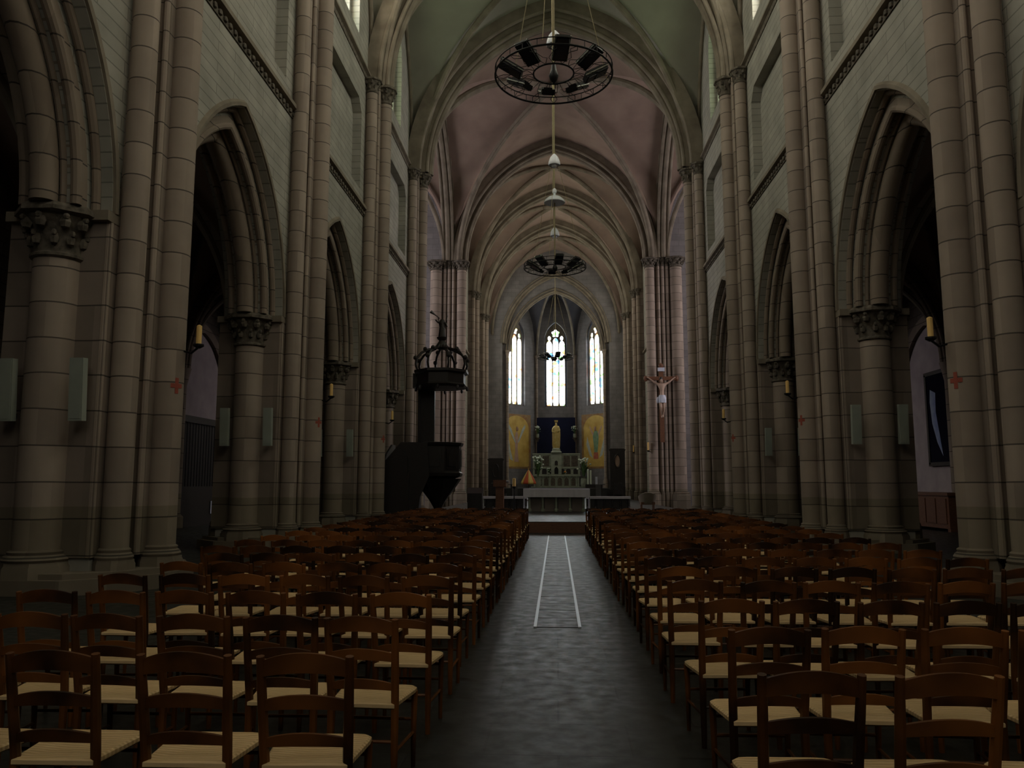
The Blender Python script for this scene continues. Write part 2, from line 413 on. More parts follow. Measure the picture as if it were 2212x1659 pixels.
def trans_arch(y, zs=ZS, a=7.0, h=HV, big=False, mat_=None):
    m = MB(); u, w_ = (1, 0, 0), (0, 1, 0); O = (0, y, zs); k = 1.6 if big else 1.15; g = 1.3 if big else 1.1
    m.sweep(O, u, w_, a, h, [(-.66 * g, -.30 * k), (-.66 * g, .30 * k), (-.36 * g, .30 * k), (-.36 * g, .55 * k), (.1, .55 * k), (.1, -.55 * k), (-.36 * g, -.55 * k), (-.36 * g, -.30 * k)])
    for r_, t, q in ((-.66 * g, 0, .14 * k), (-.63 * g, .26 * k, .10), (-.63 * g, -.26 * k, .10), (-.38 * g, .48 * k, .11), (-.38 * g, -.48 * k, .11), (-.32 * g, .36 * k, .07), (-.32 * g, -.36 * k, .07)):
        m.sweep(O, u, w_, a, h, circ(r_, t, q, 10))
    trim(m, mat_ or RIB)
ysn = [YW] + PY
for i in range(len(ysn) - 1):
    c = (ysn[i] + ysn[i + 1]) / 2; b = (ysn[i + 1] - ysn[i]) / 2
    vault_bay(0, c, 7.0, b, ZS, HV, WEBG)
    for s in (-1, 1):      # wall ribs along the clerestory
        trim(MB().sweep((0, c, ZS), (0, 1, 0), (s, 0, 0), b - .3, HV - .3, circ(0, X0 - .08, .09, 8)), RIB)
for y in PY[:-1]: trans_arch(y)
trans_arch(YC0, big=True)
vault_bay(0, (YC0 + YC1) / 2, 7.0, (YC1 - YC0) / 2, ZS, HV, WEB, ribr=.18)
for s in (-1, 1):
    m = MB(); O = (0, (YC0 + YC1) / 2, ZS)
    for pr in ([(-.6, 6.9), (-.6, 7.6), (.2, 7.6), (.2, 6.9)], circ(-.55, 6.95, .12), circ(-.55, 7.55, .12), circ(-.1, 6.85, .1), circ(-.62, 7.25, .15)):
        m.sweep(O, (0, 1, 0), (s, 0, 0), 7.8, HV, pr)
    trim(m, RIB)
    vault_bay(s * 14.1, (YC0 + YC1) / 2, 7.1, 7.8, ZS, HV, WEB)
trans_arch(YC1, a=6.8, h=HV)
for i in range(3):
    c = (CY[i] + CY[i + 1]) / 2; b = (CY[i + 1] - CY[i]) / 2
    vault_bay(0, c, 6.8, b, ZS, HV, WEB)
for y in CY[1:3]: trans_arch(y, a=6.8)

# ---- west wall, transept walls, choir walls
def window(n, O, u, w_, a, z0, zs, b, glass, lights=3, frame_mat=None, d=.12, pane_back=.14):
    """a traceried window: O origin in plan at the middle, u along the wall, w_ outward; a half width"""
    O, u, w_ = Vector(O), Vector(u).normalized(), Vector(w_).normalized()
    mp = lambda p, q, dd: tuple(O + u * p + w_ * dd + Vector((0, 0, q)))
    outer = arch_loop(a, b, 0, z0, zs)
    loops = [outer]; mu = .10; lw = (2 * a - mu * (lights + 1)) / lights
    for k in range(lights):
        c = -a + mu + lw / 2 + k * (lw + mu); hh = lw / 2
        top = zs - (.55 if (lights == 3 and k != 1) else .25)
        loops.append([(c - hh * .8, z0 + .12), (c + hh * .8, z0 + .12), (c + hh, z0 + .5)] + arc_pts(hh, hh * 1.9, c, top, 8) + [(c - hh, z0 + .5)])
    # foils in the head: a large eye ringed by small lobes
    R = a * .36; cz = zs + b * .40
    foil = []
    for k in range(40):
        t = 2 * pi * k / 40; rr = R * (1 + .16 * cos(5 * (t - pi / 2))); foil.append((rr * cos(t), cz + rr * sin(t)))
    loops.append(foil)
    for sx in (-1, 1):
        loops.append([(sx * a * .62 + a * .16 * cos(2 * pi * k / 12), zs + b * .12 + a * .24 * sin(2 * pi * k / 12)) for k in range(12)])
    f = MB().prism(loops, mp, 0, d)
    fo = struct('window_%d' % n, f, frame_mat or RIB, None, .5)
    # leading bars across each light
    bars = MB(); z = z0 + .8
    while z < zs - .4:
        c = O + Vector((0, 0, z)); bars.obox(c + w_ * (pane_back - .02), u, w_, (0, 0, 1), a - .05, .012, .012); z += .75
    bars.build('saddle_bars', IRON, fo)
    g = MB(); lo = arch_loop(a - .01, b - .01, 0, z0 + .02, zs, 6)
    g.add([mp(p, q, pane_back) for p, q in lo], [tuple(range(len(lo)))])
    g.build('glass', glass, fo, 0)
    return fo
wn = [0]
def win(*a_, **k_):
    wn[0] += 1; return window(wn[0], *a_, **k_)
for s in (-1, 1):
    for y0, y1 in bays():
        last = y1 > 37
        win((s * (X0 + (1.05 if last else .55)), (y0 + y1) / 2, 0), (0, 1, 0), (s, 0, 0), 1.23 if last else 1.72, 17.78, 20.6, 1.98 if last else 2.78, GL_LAST if last else GL_NAVE)
# west wall
mb = MB(); mb.prism([[(-8.5, 0), (8.5, 0), (8.5, 26), (-8.5, 26)], arch_loop(3.0, 5.2, 0, 9.5, 16)], lambda u, v, d: (u, d, v), YW - .6, YW)
struct('wall_back', mb, WALLX, None, 0)
win((0, YW - .3, 0), (1, 0, 0), (0, -1, 0), 2.98, 9.52, 16, 5.18, GL_WEST, lights=4)
# aisles
for s in (-1, 1):
    mb = MB(); holes = []
    for y0, y1 in bays():
        c = (y0 + y1) / 2
        if s * 0 == 0 and c < 21: holes.append(arch_loop(.8, 1.3, c, 5.4, 7.6, 8))
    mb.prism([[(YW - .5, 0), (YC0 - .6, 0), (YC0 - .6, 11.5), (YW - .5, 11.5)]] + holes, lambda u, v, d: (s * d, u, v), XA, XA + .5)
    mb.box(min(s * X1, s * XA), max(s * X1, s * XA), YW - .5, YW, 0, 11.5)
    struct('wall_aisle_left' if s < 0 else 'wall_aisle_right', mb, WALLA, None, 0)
    for y0, y1 in bays():
        c = (y0 + y1) / 2
        if c < 21: win((s * (XA + .2), c, 0), (0, 1, 0), (s, 0, 0), .78, 5.42, 7.6, 1.28, GL_AISLE, lights=2)
        vault_bay(s * (X1 + XA) / 2, c, (XA - X1) / 2, (y1 - y0) / 2, ZA, 4.6, WEB, ribr=.09, key=False)
    for y in PY[:-1]:
        m = MB(); O = (s * (X1 + XA) / 2, y, ZA)
        for pr in ([(-.3, -.18), (-.3, .18), (.05, .18), (.05, -.18)], circ(-.3, -.15, .08), circ(-.3, .15, .08), circ(-.34, 0, .09)):
            m.sweep(O, (1, 0, 0), (0, 1, 0), (XA - X1) / 2, 4.6, pr)
        trim(m, ARCH)
        m = MB(); m.lathe([(.3, 0), (.3, .4), (.2, .5), (.2, 5.2), (.3, 5.7), (.34, 5.85)], (s * (XA - .12), y, 0), 16)
        trim(m, SH)
# transept shells: wall beside the crossing pier, end wall, west wall with the opening into the aisle
for s in (-1, 1):
    def mpx(u, v, d): return (s * u, d, v)
    mb = MB(); mb.prism([[(X1, 0), (9.2, 0), (9.2, 4.5)] + [(p, q) for p, q in reversed(arc_pts(1.9, 3.0, 11.1, 4.5, 10))][1:-1] + [(13.0, 4.5), (13.0, 0), (XT, 0), (XT, 26), (X1, 26)]], mpx, YC0 - .6, YC0 + .1)
    struct('wall_transept_west_%s' % ('left' if s < 0 else 'right'), mb, WALLX, None, 0)
    mb = MB(); mb.prism([[(6.9, 0), (XT, 0), (XT, 26), (6.9, 26)]], mpx, YC1 + .15, YC1 + .9)
    struct('wall_transept_east_%s' % ('left' if s < 0 else 'right'), mb, WALLX, None, 0)
    mb = MB(); mb.prism([[(YC0 - .6, 0), (YC1 + .9, 0), (YC1 + .9, 26), (YC0 - .6, 26)], arch_loop(3.6, 5.6, 45, 9.0, 17)], lambda u, v, d: (s * d, u, v), XT, XT + .5)
    struct('wall_transept_end_%s' % ('left' if s < 0 else 'right'), mb, WALL, None, 0)
    win((s * (XT + .2), 45, 0), (0, 1, 0), (s, 0, 0), 3.58, 9.02, 17, 5.58, GL_TRAN, lights=4)
    # choir side walls
    holes = [arch_loop(1.7, 2.8, (CY[i] + CY[i + 1]) / 2, 12.2, 18.6) for i in range(3)]
    mb = MB(); mb.prism([[(CY[0] + .4, 0), (79.4, 0), (79.4, 26), (CY[0] + .4, 26)]] + holes, lambda u, v, d: (s * d, u, v), 6.8, 7.5)
    struct('wall_choir_left' if s < 0 else 'wall_choir_right', mb, WALL, None, 0)
    for i in range(3): win((s * 7.2, (CY[i] + CY[i + 1]) / 2, 0), (0, 1, 0), (s, 0, 0), 1.68, 12.22, 18.6, 2.78, GL_CHOIR)
    for z in (11.45,):
        trim(MB().prism([[(0, 0), (.15, .05), (.15, .16), (0, .28)]], lambda u, v, q: (s * (6.8 - u), q, z + v), CY[0], 78.6), RIB)

# ---- apse
AP = [(-6.3, 79.2), (-6.3, 82.9), (-2.17, 87.0), (2.17, 87.0), (6.3, 82.9), (6.3, 79.2)]
ZAP, HAP = 15.6, 6.9
# arch wall between choir and apse
o1 = [(-7.5, 0), (-5.35, 0), *reversed(arc_pts(5.35, 7.2, 0, ZAP, 20)), (5.35, 0), (7.5, 0), (7.5, 26), (-7.5, 26)]
struct('wall_apse_inner_arch', MB().prism([[(-7.5, 0), (-4.75, 0), *reversed(arc_pts(4.75, 6.2, 0, 14.9, 20)), (4.75, 0), (7.5, 0), (7.5, 24), (-7.5, 24)]], lambda u, v, d: (u, d, v), 79.35, 80.0), WALLX, None, .4)
m = MB()
for pr in (circ(-.05, 79.32, .11), circ(-.12, 79.68, .12), circ(.22, 79.3, .07)): m.sweep((0, 0, 14.9), (1, 0, 0), (0, 1, 0), 4.75, 6.2, pr)
trim(m, RIB)
for s in (-1, 1): trim(MB().lathe([(.25, 0), (.25, 1.9), (.14, 2.1), (.14, 14.4), (.24, 14.85), (.26, 14.95)], (s * 4.85, 79.2, 0), 14), SH)
struct('wall_apse_arch', MB().prism([o1], lambda u, v, d: (u, d, v), 78.6, 79.3), WALLX, None, .4)
m = MB()
for pr in (circ(-.12, 78.62, .12), circ(-.12, 79.3, .12), circ(-.3, 78.95, .13), circ(.12, 78.58, .07), [(-.25, 78.75), (-.25, 79.2), (.02, 79.2), (.02, 78.75)]):
    m.sweep((0, 0, ZAP), (1, 0, 0), (0, 1, 0), 5.35, 7.2, pr)
trim(m, RIB)
apw = 0
for i in range(len(AP) - 1):
    p, q = Vector((*AP[i], 0)), Vector((*AP[i + 1], 0)); u = (q - p).normalized(); ln = (q - p).length; mid = (p + q) / 2
    nrm = Vector((-u.y, u.x, 0)); nrm = nrm if nrm.dot(mid - Vector((0, 80, 0))) > 0 else -nrm
    loops = [[(-ln / 2 - .1, 0), (ln / 2 + .1, 0), (ln / 2 + .1, 24), (-ln / 2 - .1, 24)]]
    ww = {1: 1.15, 2: 1.1, 3: 1.15}.get(i)
    if ww: loops.append(arch_loop(ww + .12, 2.1, 0, 9.95, 17.4))
    apw += 1
    struct('wall_apse_%d' % apw, MB().prism(loops, lambda a_, b_, d: tuple(mid + u * a_ + nrm * d + Vector((0, 0, b_))), 0, .7), WALLX, None, 0)
    if ww: win(mid + nrm * .3, u, nrm, ww, 10.0, 17.4, 1.95, GL_APSE)
KEY = (0, 81.6)
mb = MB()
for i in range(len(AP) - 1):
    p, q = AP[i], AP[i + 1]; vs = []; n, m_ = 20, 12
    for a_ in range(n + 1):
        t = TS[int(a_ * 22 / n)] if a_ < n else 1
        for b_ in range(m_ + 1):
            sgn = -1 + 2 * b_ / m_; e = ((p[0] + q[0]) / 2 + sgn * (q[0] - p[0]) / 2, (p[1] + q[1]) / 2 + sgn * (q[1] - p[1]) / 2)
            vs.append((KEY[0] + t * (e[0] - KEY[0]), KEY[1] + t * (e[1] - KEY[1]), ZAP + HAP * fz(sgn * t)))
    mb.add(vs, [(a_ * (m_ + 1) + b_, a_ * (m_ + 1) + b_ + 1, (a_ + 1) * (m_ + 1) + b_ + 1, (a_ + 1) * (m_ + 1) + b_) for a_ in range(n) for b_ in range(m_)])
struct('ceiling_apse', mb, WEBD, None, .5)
rb = MB()
for p in AP[1:-1]:
    k = .955
    rb.tube([(KEY[0] + t * k * (p[0] - KEY[0]), KEY[1] + t * k * (p[1] - KEY[1]), ZAP + HAP * fz(t) - .1) for t in TS], .14, 8)
rb.lathe([(.1, -.3), (.4, -.2), (.4, 0)], (KEY[0], KEY[1], ZAP + HAP), 14)
trim(rb, RIB)
for p in AP[1:-1]:
    d = Vector((KEY[0] - p[0], KEY[1] - p[1], 0)).normalized() * .18
    m = MB().lathe([(.3, 0), (.3, 1.8), (.15, 2.0), (.15, 15.0), (.26, 15.45), (.28, 15.6)], (p[0] + d.x, p[1] + d.y, 0), 14)
    trim(m, SH)

# ------------------------------------------------------------------ piers
def capital(mb, c, r, z0, z1, leaves=10, seed=0):
    rnd = random.Random(seed); h = z1 - z0
    mb.lathe([(r * 1.02, -.06), (r * 1.14, -.03), (r * 1.14, .01), (r * 1.0, .04), (r * 1.02, h * .25), (r * 1.15, h * .55), (r * 1.5, h * .78)], (c[0], c[1], z0), 20)
    mb.lathe([(r * 1.62, 0), (r * 1.86, h * .05), (r * 1.86, h * .13), (r * 1.7, h * .22)], (c[0], c[1], z0 + h * .78), 8, rot=pi / 8)
    for tier, (zz, rr, sz) in enumerate(((.30, 1.12, .20), (.62, 1.38, .26))):
        for k in range(leaves):
            a = 2 * pi * (k + .5 * tier) / leaves + rnd.uniform(-.08, .08)
            x, y = c[0] + r * rr * cos(a), c[1] + r * rr * sin(a)
            mb.blob((x, y, z0 + h * zz), r * sz, r * sz, h * .14, 6, 4)
            mb.blob((c[0] + r * (rr + .16) * cos(a), c[1] + r * (rr + .16) * sin(a), z0 + h * (zz + .11)), r * sz * .6, r * sz * .6, h * .07, 6, 4)
def shaft_with(parent, x, y, r, z0, z1, zc, seed, pl=True, cap=True):
    MB().lathe([(r, z0), (r, zc)], (x, y, 0), 24).build('shaft', SH, parent)
    if cap:
        m = MB(); capital(m, (x, y), r, zc, z1, 10 if r > .25 else 7, seed); m.build('capital', CARV, parent)
    if pl:
        m = MB(); m.lathe([(r * 1.5, 0), (r * 1.5, z0 - .22), (r * 1.42, z0 - .18), (r * 1.42, z0 - .15)], (x, y, 0), 8, rot=pi / 8)
        m.lathe([(r * 1.3, z0 - .15), (r * 1.38, z0 - .11), (r * 1.26, z0 - .06), (r * 1.12, z0 - .04), (r * 1.16, z0), (r, z0 + .03)], (x, y, 0), 24)
        m.build('base', CORE, parent)
def pier(s, y, label, big=False):
    t = thing('stone_pillar', label, 'pillar', (0, 0, 0), 0, 'clustered stone piers along the nave'); t['kind'] = 'structure'
    ym = 1.04
    # core with the flat dosseret behind the vault shafts
    o = [(X0 - .03, -ym), (X1 + .1, -ym), (X1 + .1, ym), (X0 - .03, ym), (X0 - .03, .78), (6.72, .70), (6.72, .42), (6.55, .36), (6.55, -.36), (6.72, -.42), (6.72, -.70), (X0 - .03, -.78)]
    low = MB().prism([o], lambda u, v, d: (s * u, y + v, d), .5, ZA)
    up = [(X0 + .02, -.9), (X0 + .02, .9), (X0, .78), (6.72, .70), (6.72, .42), (6.55, .36), (6.55, -.36), (6.72, -.42), (6.72, -.70), (X0, -.78)]
    low.prism([up], lambda u, v, d: (s * u, y + v, d), ZA, ZS)
    low.build('core', CORE, t, 0)
    e = .16
    o2 = [(6.05, -.45), (6.35, -1.0), (7.1, -1.55), (8.3, -1.55), (9.0, -.9), (9.0, .9), (8.3, 1.55), (7.1, 1.55), (6.35, 1.0), (6.05, .45)]
    m = MB().prism([o2], lambda u, v, d: (s * u, y + v, d), 0, .22)
    o3 = [(7.45 + (u - 7.45) * .93, v * .93) for u, v in o2]
    m.prism([o3], lambda u, v, d: (s * u, y + v, d), .22, .30); m.build('plinth', CORE, t, 0)
    sd = int(y * 10) + (3 if s > 0 else 0)
    shaft_with(t, s * 6.43, y, .24, .60, ZS, ZS - .62, sd)                      # big vault shaft
    for v in (-.72, .72): shaft_with(t, s * 6.78, y + v, .205, .60, ZS, ZS - .5, sd + 1)
    for v in (-.40, .40): MB().lathe([(.055, .5), (.055, ZS)], (s * 6.60, y + v, 0), 10).build('shaft', SH, t)
    for v in (-1.02, 1.02): MB().lathe([(.06, .5), (.06, ZA - .1)], (s * 7.02, y + v * .97, 0), 10).build('shaft', SH, t)
    for v in (-1.05, 1.05): shaft_with(t, s * 7.78, y + v, .35, .60, ZA, ZA - .75, sd + 2)   # responds of the arcade
    shaft_with(t, s * 8.65, y, .24, .72, ZA, ZA - .6, sd + 3)
    for v in (-.75, .75): shaft_with(t, s * 8.58, y + v, .12, .72, ZA, ZA - .5, sd + 4)
    m = MB()
    for v in (-1, 1): MB().box(min(s * 6.96, s * 8.62), max(s * 6.96, s * 8.62), min(y + v * .7, y + v * 1.16), max(y + v * .7, y + v * 1.16), ZA - .16, ZA).build('abacus', RIB, t, 0)
    return t
names = {12.8: 'first', 20.7: 'second', 28.6: 'third'}
sidew = {-1: 'pulpit side', 1: 'crucifix side'}
for s in (-1, 1):
    for y in PY:
        if y < 0: lab = 'clustered stone pier on the %s, behind the viewer' % sidew[s]
        elif y == 4.9: lab = 'clustered stone pier on the %s, abreast of the rearmost chairs' % sidew[s]
        elif y == 37.2: lab = 'clustered stone pier at the entry of the crossing on the %s' % sidew[s]
        else: lab = 'tall clustered stone pier on the %s, %s from the viewer' % (sidew[s], names[y])
        pier(s, y, lab)
# the crossing piers toward the choir: a face of five shafts turned to the nave
for s in (-1, 1):
    t = thing('crossing_pillar', 'broad pier of pinkish stone shafts beside the choir arch, %s' % ('behind the pulpit' if s < 0 else 'carrying the crucifix'), 'pillar', (0, 0, 0), 0, 'piers of the choir arch'); t['kind'] = 'structure'
    mb = MB(); mb.prism([[(6.35, YC1 - .3), (8.3, YC1 - .3), (8.3, YC1 + 1.2), (6.35, YC1 + 1.2)]], lambda u, v, d: (s * u, v, d), 0, ZS); mb.build('core', CORE, t, 0)
    for x, r in ((8.05, .40), (6.32, .31)): shaft_with(t, s * x, YC1 - .35, r, 1.1, ZS, ZS - .6, 5 + int(x))
    for x in (6.86, 7.16, 7.46): shaft_with(t, s * x, YC1 - .38, .115, 1.1, ZS, ZS - .5, 9)
    shaft_with(t, s * 6.32, YC1 + .5, .2, 1.1, ZS, ZS - .6, 5)
for s in (-1, 1):
    for i, y in enumerate(CY[1:3]):
        t = thing('choir_pillar', 'slender shafted pier %s of the choir wall on the %s' % (['halfway along', 'beside the sanctuary'][i], sidew[s]), 'pillar', (0, 0, 0), 0, 'choir wall piers'); t['kind'] = 'structure'
        MB().box(min(s * 6.35, s * 6.85), max(s * 6.35, s * 6.85), y - .6, y + .6, 0, ZS).build('core', CORE, t, 0)
        shaft_with(t, s * 6.2, y, .24, 1.1, ZS, ZS - .6, 5)
        for v in (-.5, .5): shaft_with(t, s * 6.4, y + v, .15, 1.1, ZS, ZS - .5, 7)

# ------------------------------------------------------------------ raised floors
ZP = .36
t = struct('floor_platform', MB().box(-5.7, 5.7, 26.6, 37.9, 0, ZP).box(-6.0, 6.0, 37.9, 72, 0, ZP), FLOOR, None, 0)
MB().box(-5.7, 5.7, 26.54, 26.6, 0, ZP - .02).build('riser', BWOOD, t, 0)
m = MB()
for i in range(5): m.box(-6.3, 6.3, 70 + i * .5, 72.1 + i * .5, ZP, ZP + .17 * (i + 1))
m.box(-6.3, 6.3, 72.5, 78.5, ZP, 1.2); m.box(-5.3, 5.3, 78.5, 81, ZP, 1.2)
m.prism([[(-6.2, 79.4), (6.2, 79.4), (6.2, 82.8), (2.1, 86.9), (-2.1, 86.9), (-6.2, 82.8)]], lambda u, v, d: (u, v, d), 0, 1.2)
struct('floor_sanctuary', m, FLOOR, None, 0)

# worn metal edging of the duct cover along the nave
t = thing('duct_cover', 'long stone duct cover with two bright metal edges down the middle of the aisle', 'floor duct', (0, 9.2, 0))
for x in (-.25, .25): MB().box(x - .017, x + .017, 0, 15.9, 0, .012).build('edge_strip', STRIP, t, 0)
m = MB()
for i in range(26): m.box(-.232, .232, .02 + i * .61, .60 + i * .61, 0, .005)
m.build('cover_slab', FLOOR, t, 0)

# ------------------------------------------------------------------ chairs
def chair_meshes():
    """meshes of one rush-seated church chair, origin on the floor under the seat, facing +Y: (name, MB, material)"""
    out = []
    back = lambda z: -.19 if z < .46 else -.19 - (z - .46) * .17
    for s in (-1, 1):
        m = MB(); zs_ = [0, .2, .45, .6, .75, .885]
        m.tube([(s * (.175 + .012 * max(0, z - .45) / .45), back(z), z) for z in zs_], [.016, .020, .022, .022, .021, .018], 8)
        out.append(('leg', m, WOOD))
        m = MB().tube([(s * .195, .165, 0), (s * .195, .165, .2), (s * .20, .16, .42)], [.013, .016, .019], 8)
        out.append(('leg', m, WOOD))
    def rail(z0, z1, arch, dip):
        """curved back rail: arched top, bowed backwards"""
        m = MB(); n = 12; vs = []
        for i in range(n + 1):
            u = -1 + 2 * i / n; x = u * .18; bow = -.035 * (1 - u * u)
            zt = z1 + arch * (1 - u * u); zb = z0 + dip * (1 - u * u)
            for (dy, z) in ((-.009, zb), (.009, zb), (.009, zt), (-.009, zt)):
                vs.append((x, back((z0 + z1) / 2) + bow + dy, z))
        fs = [(i * 4 + k, i * 4 + (k + 1) % 4, i * 4 + 4 + (k + 1) % 4, i * 4 + 4 + k) for i in range(n) for k in range(4)]
        return m.add(vs, fs + [(3, 2, 1, 0), (n * 4, n * 4 + 1, n * 4 + 2, n * 4 + 3)])
    out.append(('crest_rail', rail(.800, .866, .038, .024), WOOD))
    out.append(('back_rail', rail(.658, .700, .030, .016), WOOD))
    out.append(('back_rail', rail(.505, .538, .032, .014), WOOD))
    # trapezoid rush seat with rounded front corners
    pts = [(-.178, -.215), (.178, -.215), (.215, .12), (.212, .165), (.19, .188), (.15, .195), (-.15, .195), (-.19, .188), (-.212, .165), (-.215, .12)]
    m = MB(); n = len(pts); lay = [(.94, .408), (1.0, .418), (1.0, .435), (.95, .443), (.55, .436), (.05, .431)]
    m.add([(x * k, y * k, z) for k, z in lay for x, y in pts], [(i * n + j, i * n + (j + 1) % n, (i + 1) * n + (j + 1) % n, (i + 1) * n + j) for i in range(5) for j in range(n)] + [tuple(range(n))[::-1], tuple(5 * n + k for k in range(n))])
    out.append(('seat', m, RUSH))
    for a_, b_ in (((-.195, .165, .26), (.195, .165, .26)), ((-.175, -.19, .24), (.175, -.19, .24)), ((-.178, -.19, .19), (-.195, .165, .19)), ((.178, -.19, .19), (.195, .165, .19)),
                   ((-.195, .165, .36), (.195, .165, .36))):
        out.append(('stretcher', MB().tube([a_, b_], .0095, 6), WOOD))
    return out
def make_chair(name):
    t = thing(name, 'x', 'chair')
    for n_, m, mt in chair_meshes(): m.build(n_, mt, t)
    return t
def make_far_chair(name):
    mb = MB()
    for n_, m, mt in chair_meshes():
        mb.mi = 1 if mt is RUSH else 0; mb.add(m.v, m.f)
    return mb.build(name, [WOOD, RUSH])
def dup(root):
    r = root.copy(); COL.objects.link(r)
    for ch in root.children:
        c = ch.copy(); COL.objects.link(c); c.parent = r
        for g in ch.children:
            d = g.copy(); COL.objects.link(d); d.parent = c
    return r
ORD = ['first', 'second', 'third', 'fourth', 'fifth', 'sixth', 'seventh', 'eighth', 'ninth', 'tenth', 'eleventh', 'twelfth', 'thirteenth', 'fourteenth',
       'fifteenth', 'sixteenth', 'seventeenth', 'eighteenth', 'nineteenth', 'twentieth', 'twenty-first', 'twenty-second']
rnd = random.Random(11)
near = make_chair('church_chair'); far = make_far_chair('church_chair')
used = [False, False]
def place(x, y, rz, label, group, k):
    which = 0 if k < 10 else 1; src = (near, far)[which]
    o = src if not used[which] else dup(src); used[which] = True
    o.location = (x, y, 0); o.rotation_euler = (0, 0, rz); o['label'] = label; o['category'] = 'chair'; o['group'] = group
nrow = 22
for k in range(nrow):
    for s in (-1, 1):
        yb = 3.65 + .95 * k if s < 0 else 3.44 + .96 * k
        if k == 0: xs = [1.065, 1.572, 2.135, 2.68] if s < 0 else [.968, 1.468, 1.98, 2.47]
        else:
            n = min(7 if (s > 0 or k > 5) else 6, int((.75 * yb + .1) / .475) + 1)
            x0 = (1.02 if s < 0 else 1.045); xs = [x0 + .478 * i for i in range(n)]
        for i, x in enumerate(xs):
            row = 'rearmost row' if k == 0 else ('frontmost row' if k == nrow - 1 else '%s row from the back' % ORD[k])
            j = 0 if k == 0 else 1
            place(s * x + rnd.uniform(-.02, .02), yb + j * rnd.uniform(-.03, .03), rnd.uniform(-.06, .06) * (1 if k < 10 else .4),
                  'rush-seated chair, %s from the aisle, %s, %s' % (ORD[i], row, sidew[s]), 'rush-seated chairs on the %s' % sidew[s], k)
for s in (-1, 1):
    for r_ in range(2):
        for i in range(3):
            place(s * (9.1 + .62 * i), 15.6 + r_ * 1.1, rnd.uniform(-.1, .1), 'chair in the %s side aisle beyond the pillars, %s outward, %s' % (sidew[s].split()[0], ORD[i], ['rear row', 'forward row'][r_]), 'chairs in the side aisles', 12)

# ------------------------------------------------------------------ pulpit
PX, PYY = -4.75, 32.0
t = thing('pulpit', 'dark carved oak pulpit with stair and crowned sounding board by the third pillar', 'pulpit', (PX, PYY, 0))
def octo(prof, c=(0, 0, 0), n=8): return MB().lathe(prof, c, n, rot=pi / 8)
octo([(.55, 1.75), (1.0, 1.9), (1.03, 2.02), (.96, 2.08), (.96, 3.08), (1.03, 3.12), (1.06, 3.22), (.9, 3.24)]).build('tub', DWOOD, t, 0)
for k in range(8):
    a = 2 * pi * k / 8; c = Vector((.89 * cos(a), .89 * sin(a), 2.58)); u = Vector((-sin(a), cos(a), 0))
    m = MB().obox(c, u, (cos(a), sin(a), 0), (0, 0, 1), .27, .02, .40); m.prism([arc_pts(.2, .3, 0, .05, 6) + [(-.2, -.3), (.2, -.3)]], lambda p, q, d: tuple(c + u * p + Vector((cos(a) * d, sin(a) * d, q))), .02, .05)
    m.build('panel', DWOOD, t, 0)
octo([(.12, .55), (.2, .7), (.35, .95), (.7, 1.4), (.98, 1.8)]).build('pendant_base', DWOOD, t, .6)
octo([(.35, 0), (.35, .12), (.16, .2), (.13, .6)]).build('foot', DWOOD, t, 0)
# curved stair rising from the outer side
m = MB(); nn = 9
for i in range(nn):
    a = pi * (.5 + .62 * (1 - i / (nn - 1))); z = .25 + i * .19
    c = Vector((-1.25 + 1.15 * 0, 0, 0))
    m.box(-2.05 + .02 * i, -.85, -1.3 + i * .26, -1.04 + i * .26, 0, z)
m.build('stair', DWOOD, t, 0)
side = [(-1.45, 0), (1.15, 0), (1.15, 3.2), (.55, 3.2), (-.6, 2.75), (-1.45, 1.9)]
for (lo, y_) in (([(-2.0, 0), (-.62, 0), (-.5, 1.1), (-.15, 1.9), (-.25, 3.2), (-1.28, 3.2), (-2.0, 2.35)], -1.30), ([(-2.0, 0), (-.98, 0), (-.98, 3.1), (-1.28, 3.1), (-2.0, 2.3)], 1.1)):
    MB().prism([lo], lambda u, v, d: (u, y_ + d, v), 0, .07).build('stair_parapet', DWOOD, t, 0)
for x in (-2.05, -.98): MB().prism([side], lambda u, v, d: (x + d, u, v), 0, .07).build('stair_parapet', DWOOD, t, 0)
MB().prism([[(-2.12, 0), (-.98, 0), (-.98, 2.6), (-1.25, 2.95), (-2.12, 2.3)]], lambda u, v, d: (u, d - 1.45, v), 0, .07).build('stair_door', DWOOD, t, 0)
MB().box(-.95, -.38, .85, .95, 3.2, 5.5).box(-1.0, -.88, .80, 1.0, 3.2, 5.5).box(-.42, -.30, .80, 1.0, 3.2, 5.5).build('backboard', DWOOD, t, 0)
m = octo([(.3, 5.42), (1.02, 5.45), (1.08, 5.55), (1.02, 5.62), (1.02, 6.0), (1.14, 6.06), (1.14, 6.16), (.9, 6.2)], (.1, 0, 0)); m.box(-1.1, -.2, .1, .95, 5.5, 6.1); m.build('sounding_board', DWOOD, t, 0)
for k in range(16):
    a = 2 * pi * k / 16; MB().blob((.1 + 1.05 * cos(a), 1.05 * sin(a), 5.42), .06, .06, .1, 6, 4).build('pendant_knob', DWOOD, t) if k % 2 == 0 else None
for k in range(8):
    a = 2 * pi * k / 8 + pi / 8
    pts = [(.1 + r_ * cos(a), r_ * sin(a), z) for r_, z in ((1.0, 6.15), (1.08, 6.4), (1.03, 6.65), (.85, 6.88), (.58, 7.02), (.3, 7.1), (.16, 7.25))]
    m = MB().tube(pts, .05, 6)
    for r_, z in ((1.1, 6.62), (.7, 7.0)): m.blob((.1 + r_ * cos(a), r_ * sin(a), z + .04), .09, .09, .1, 6, 4)
    m.build('crown_rib', DWOOD, t)
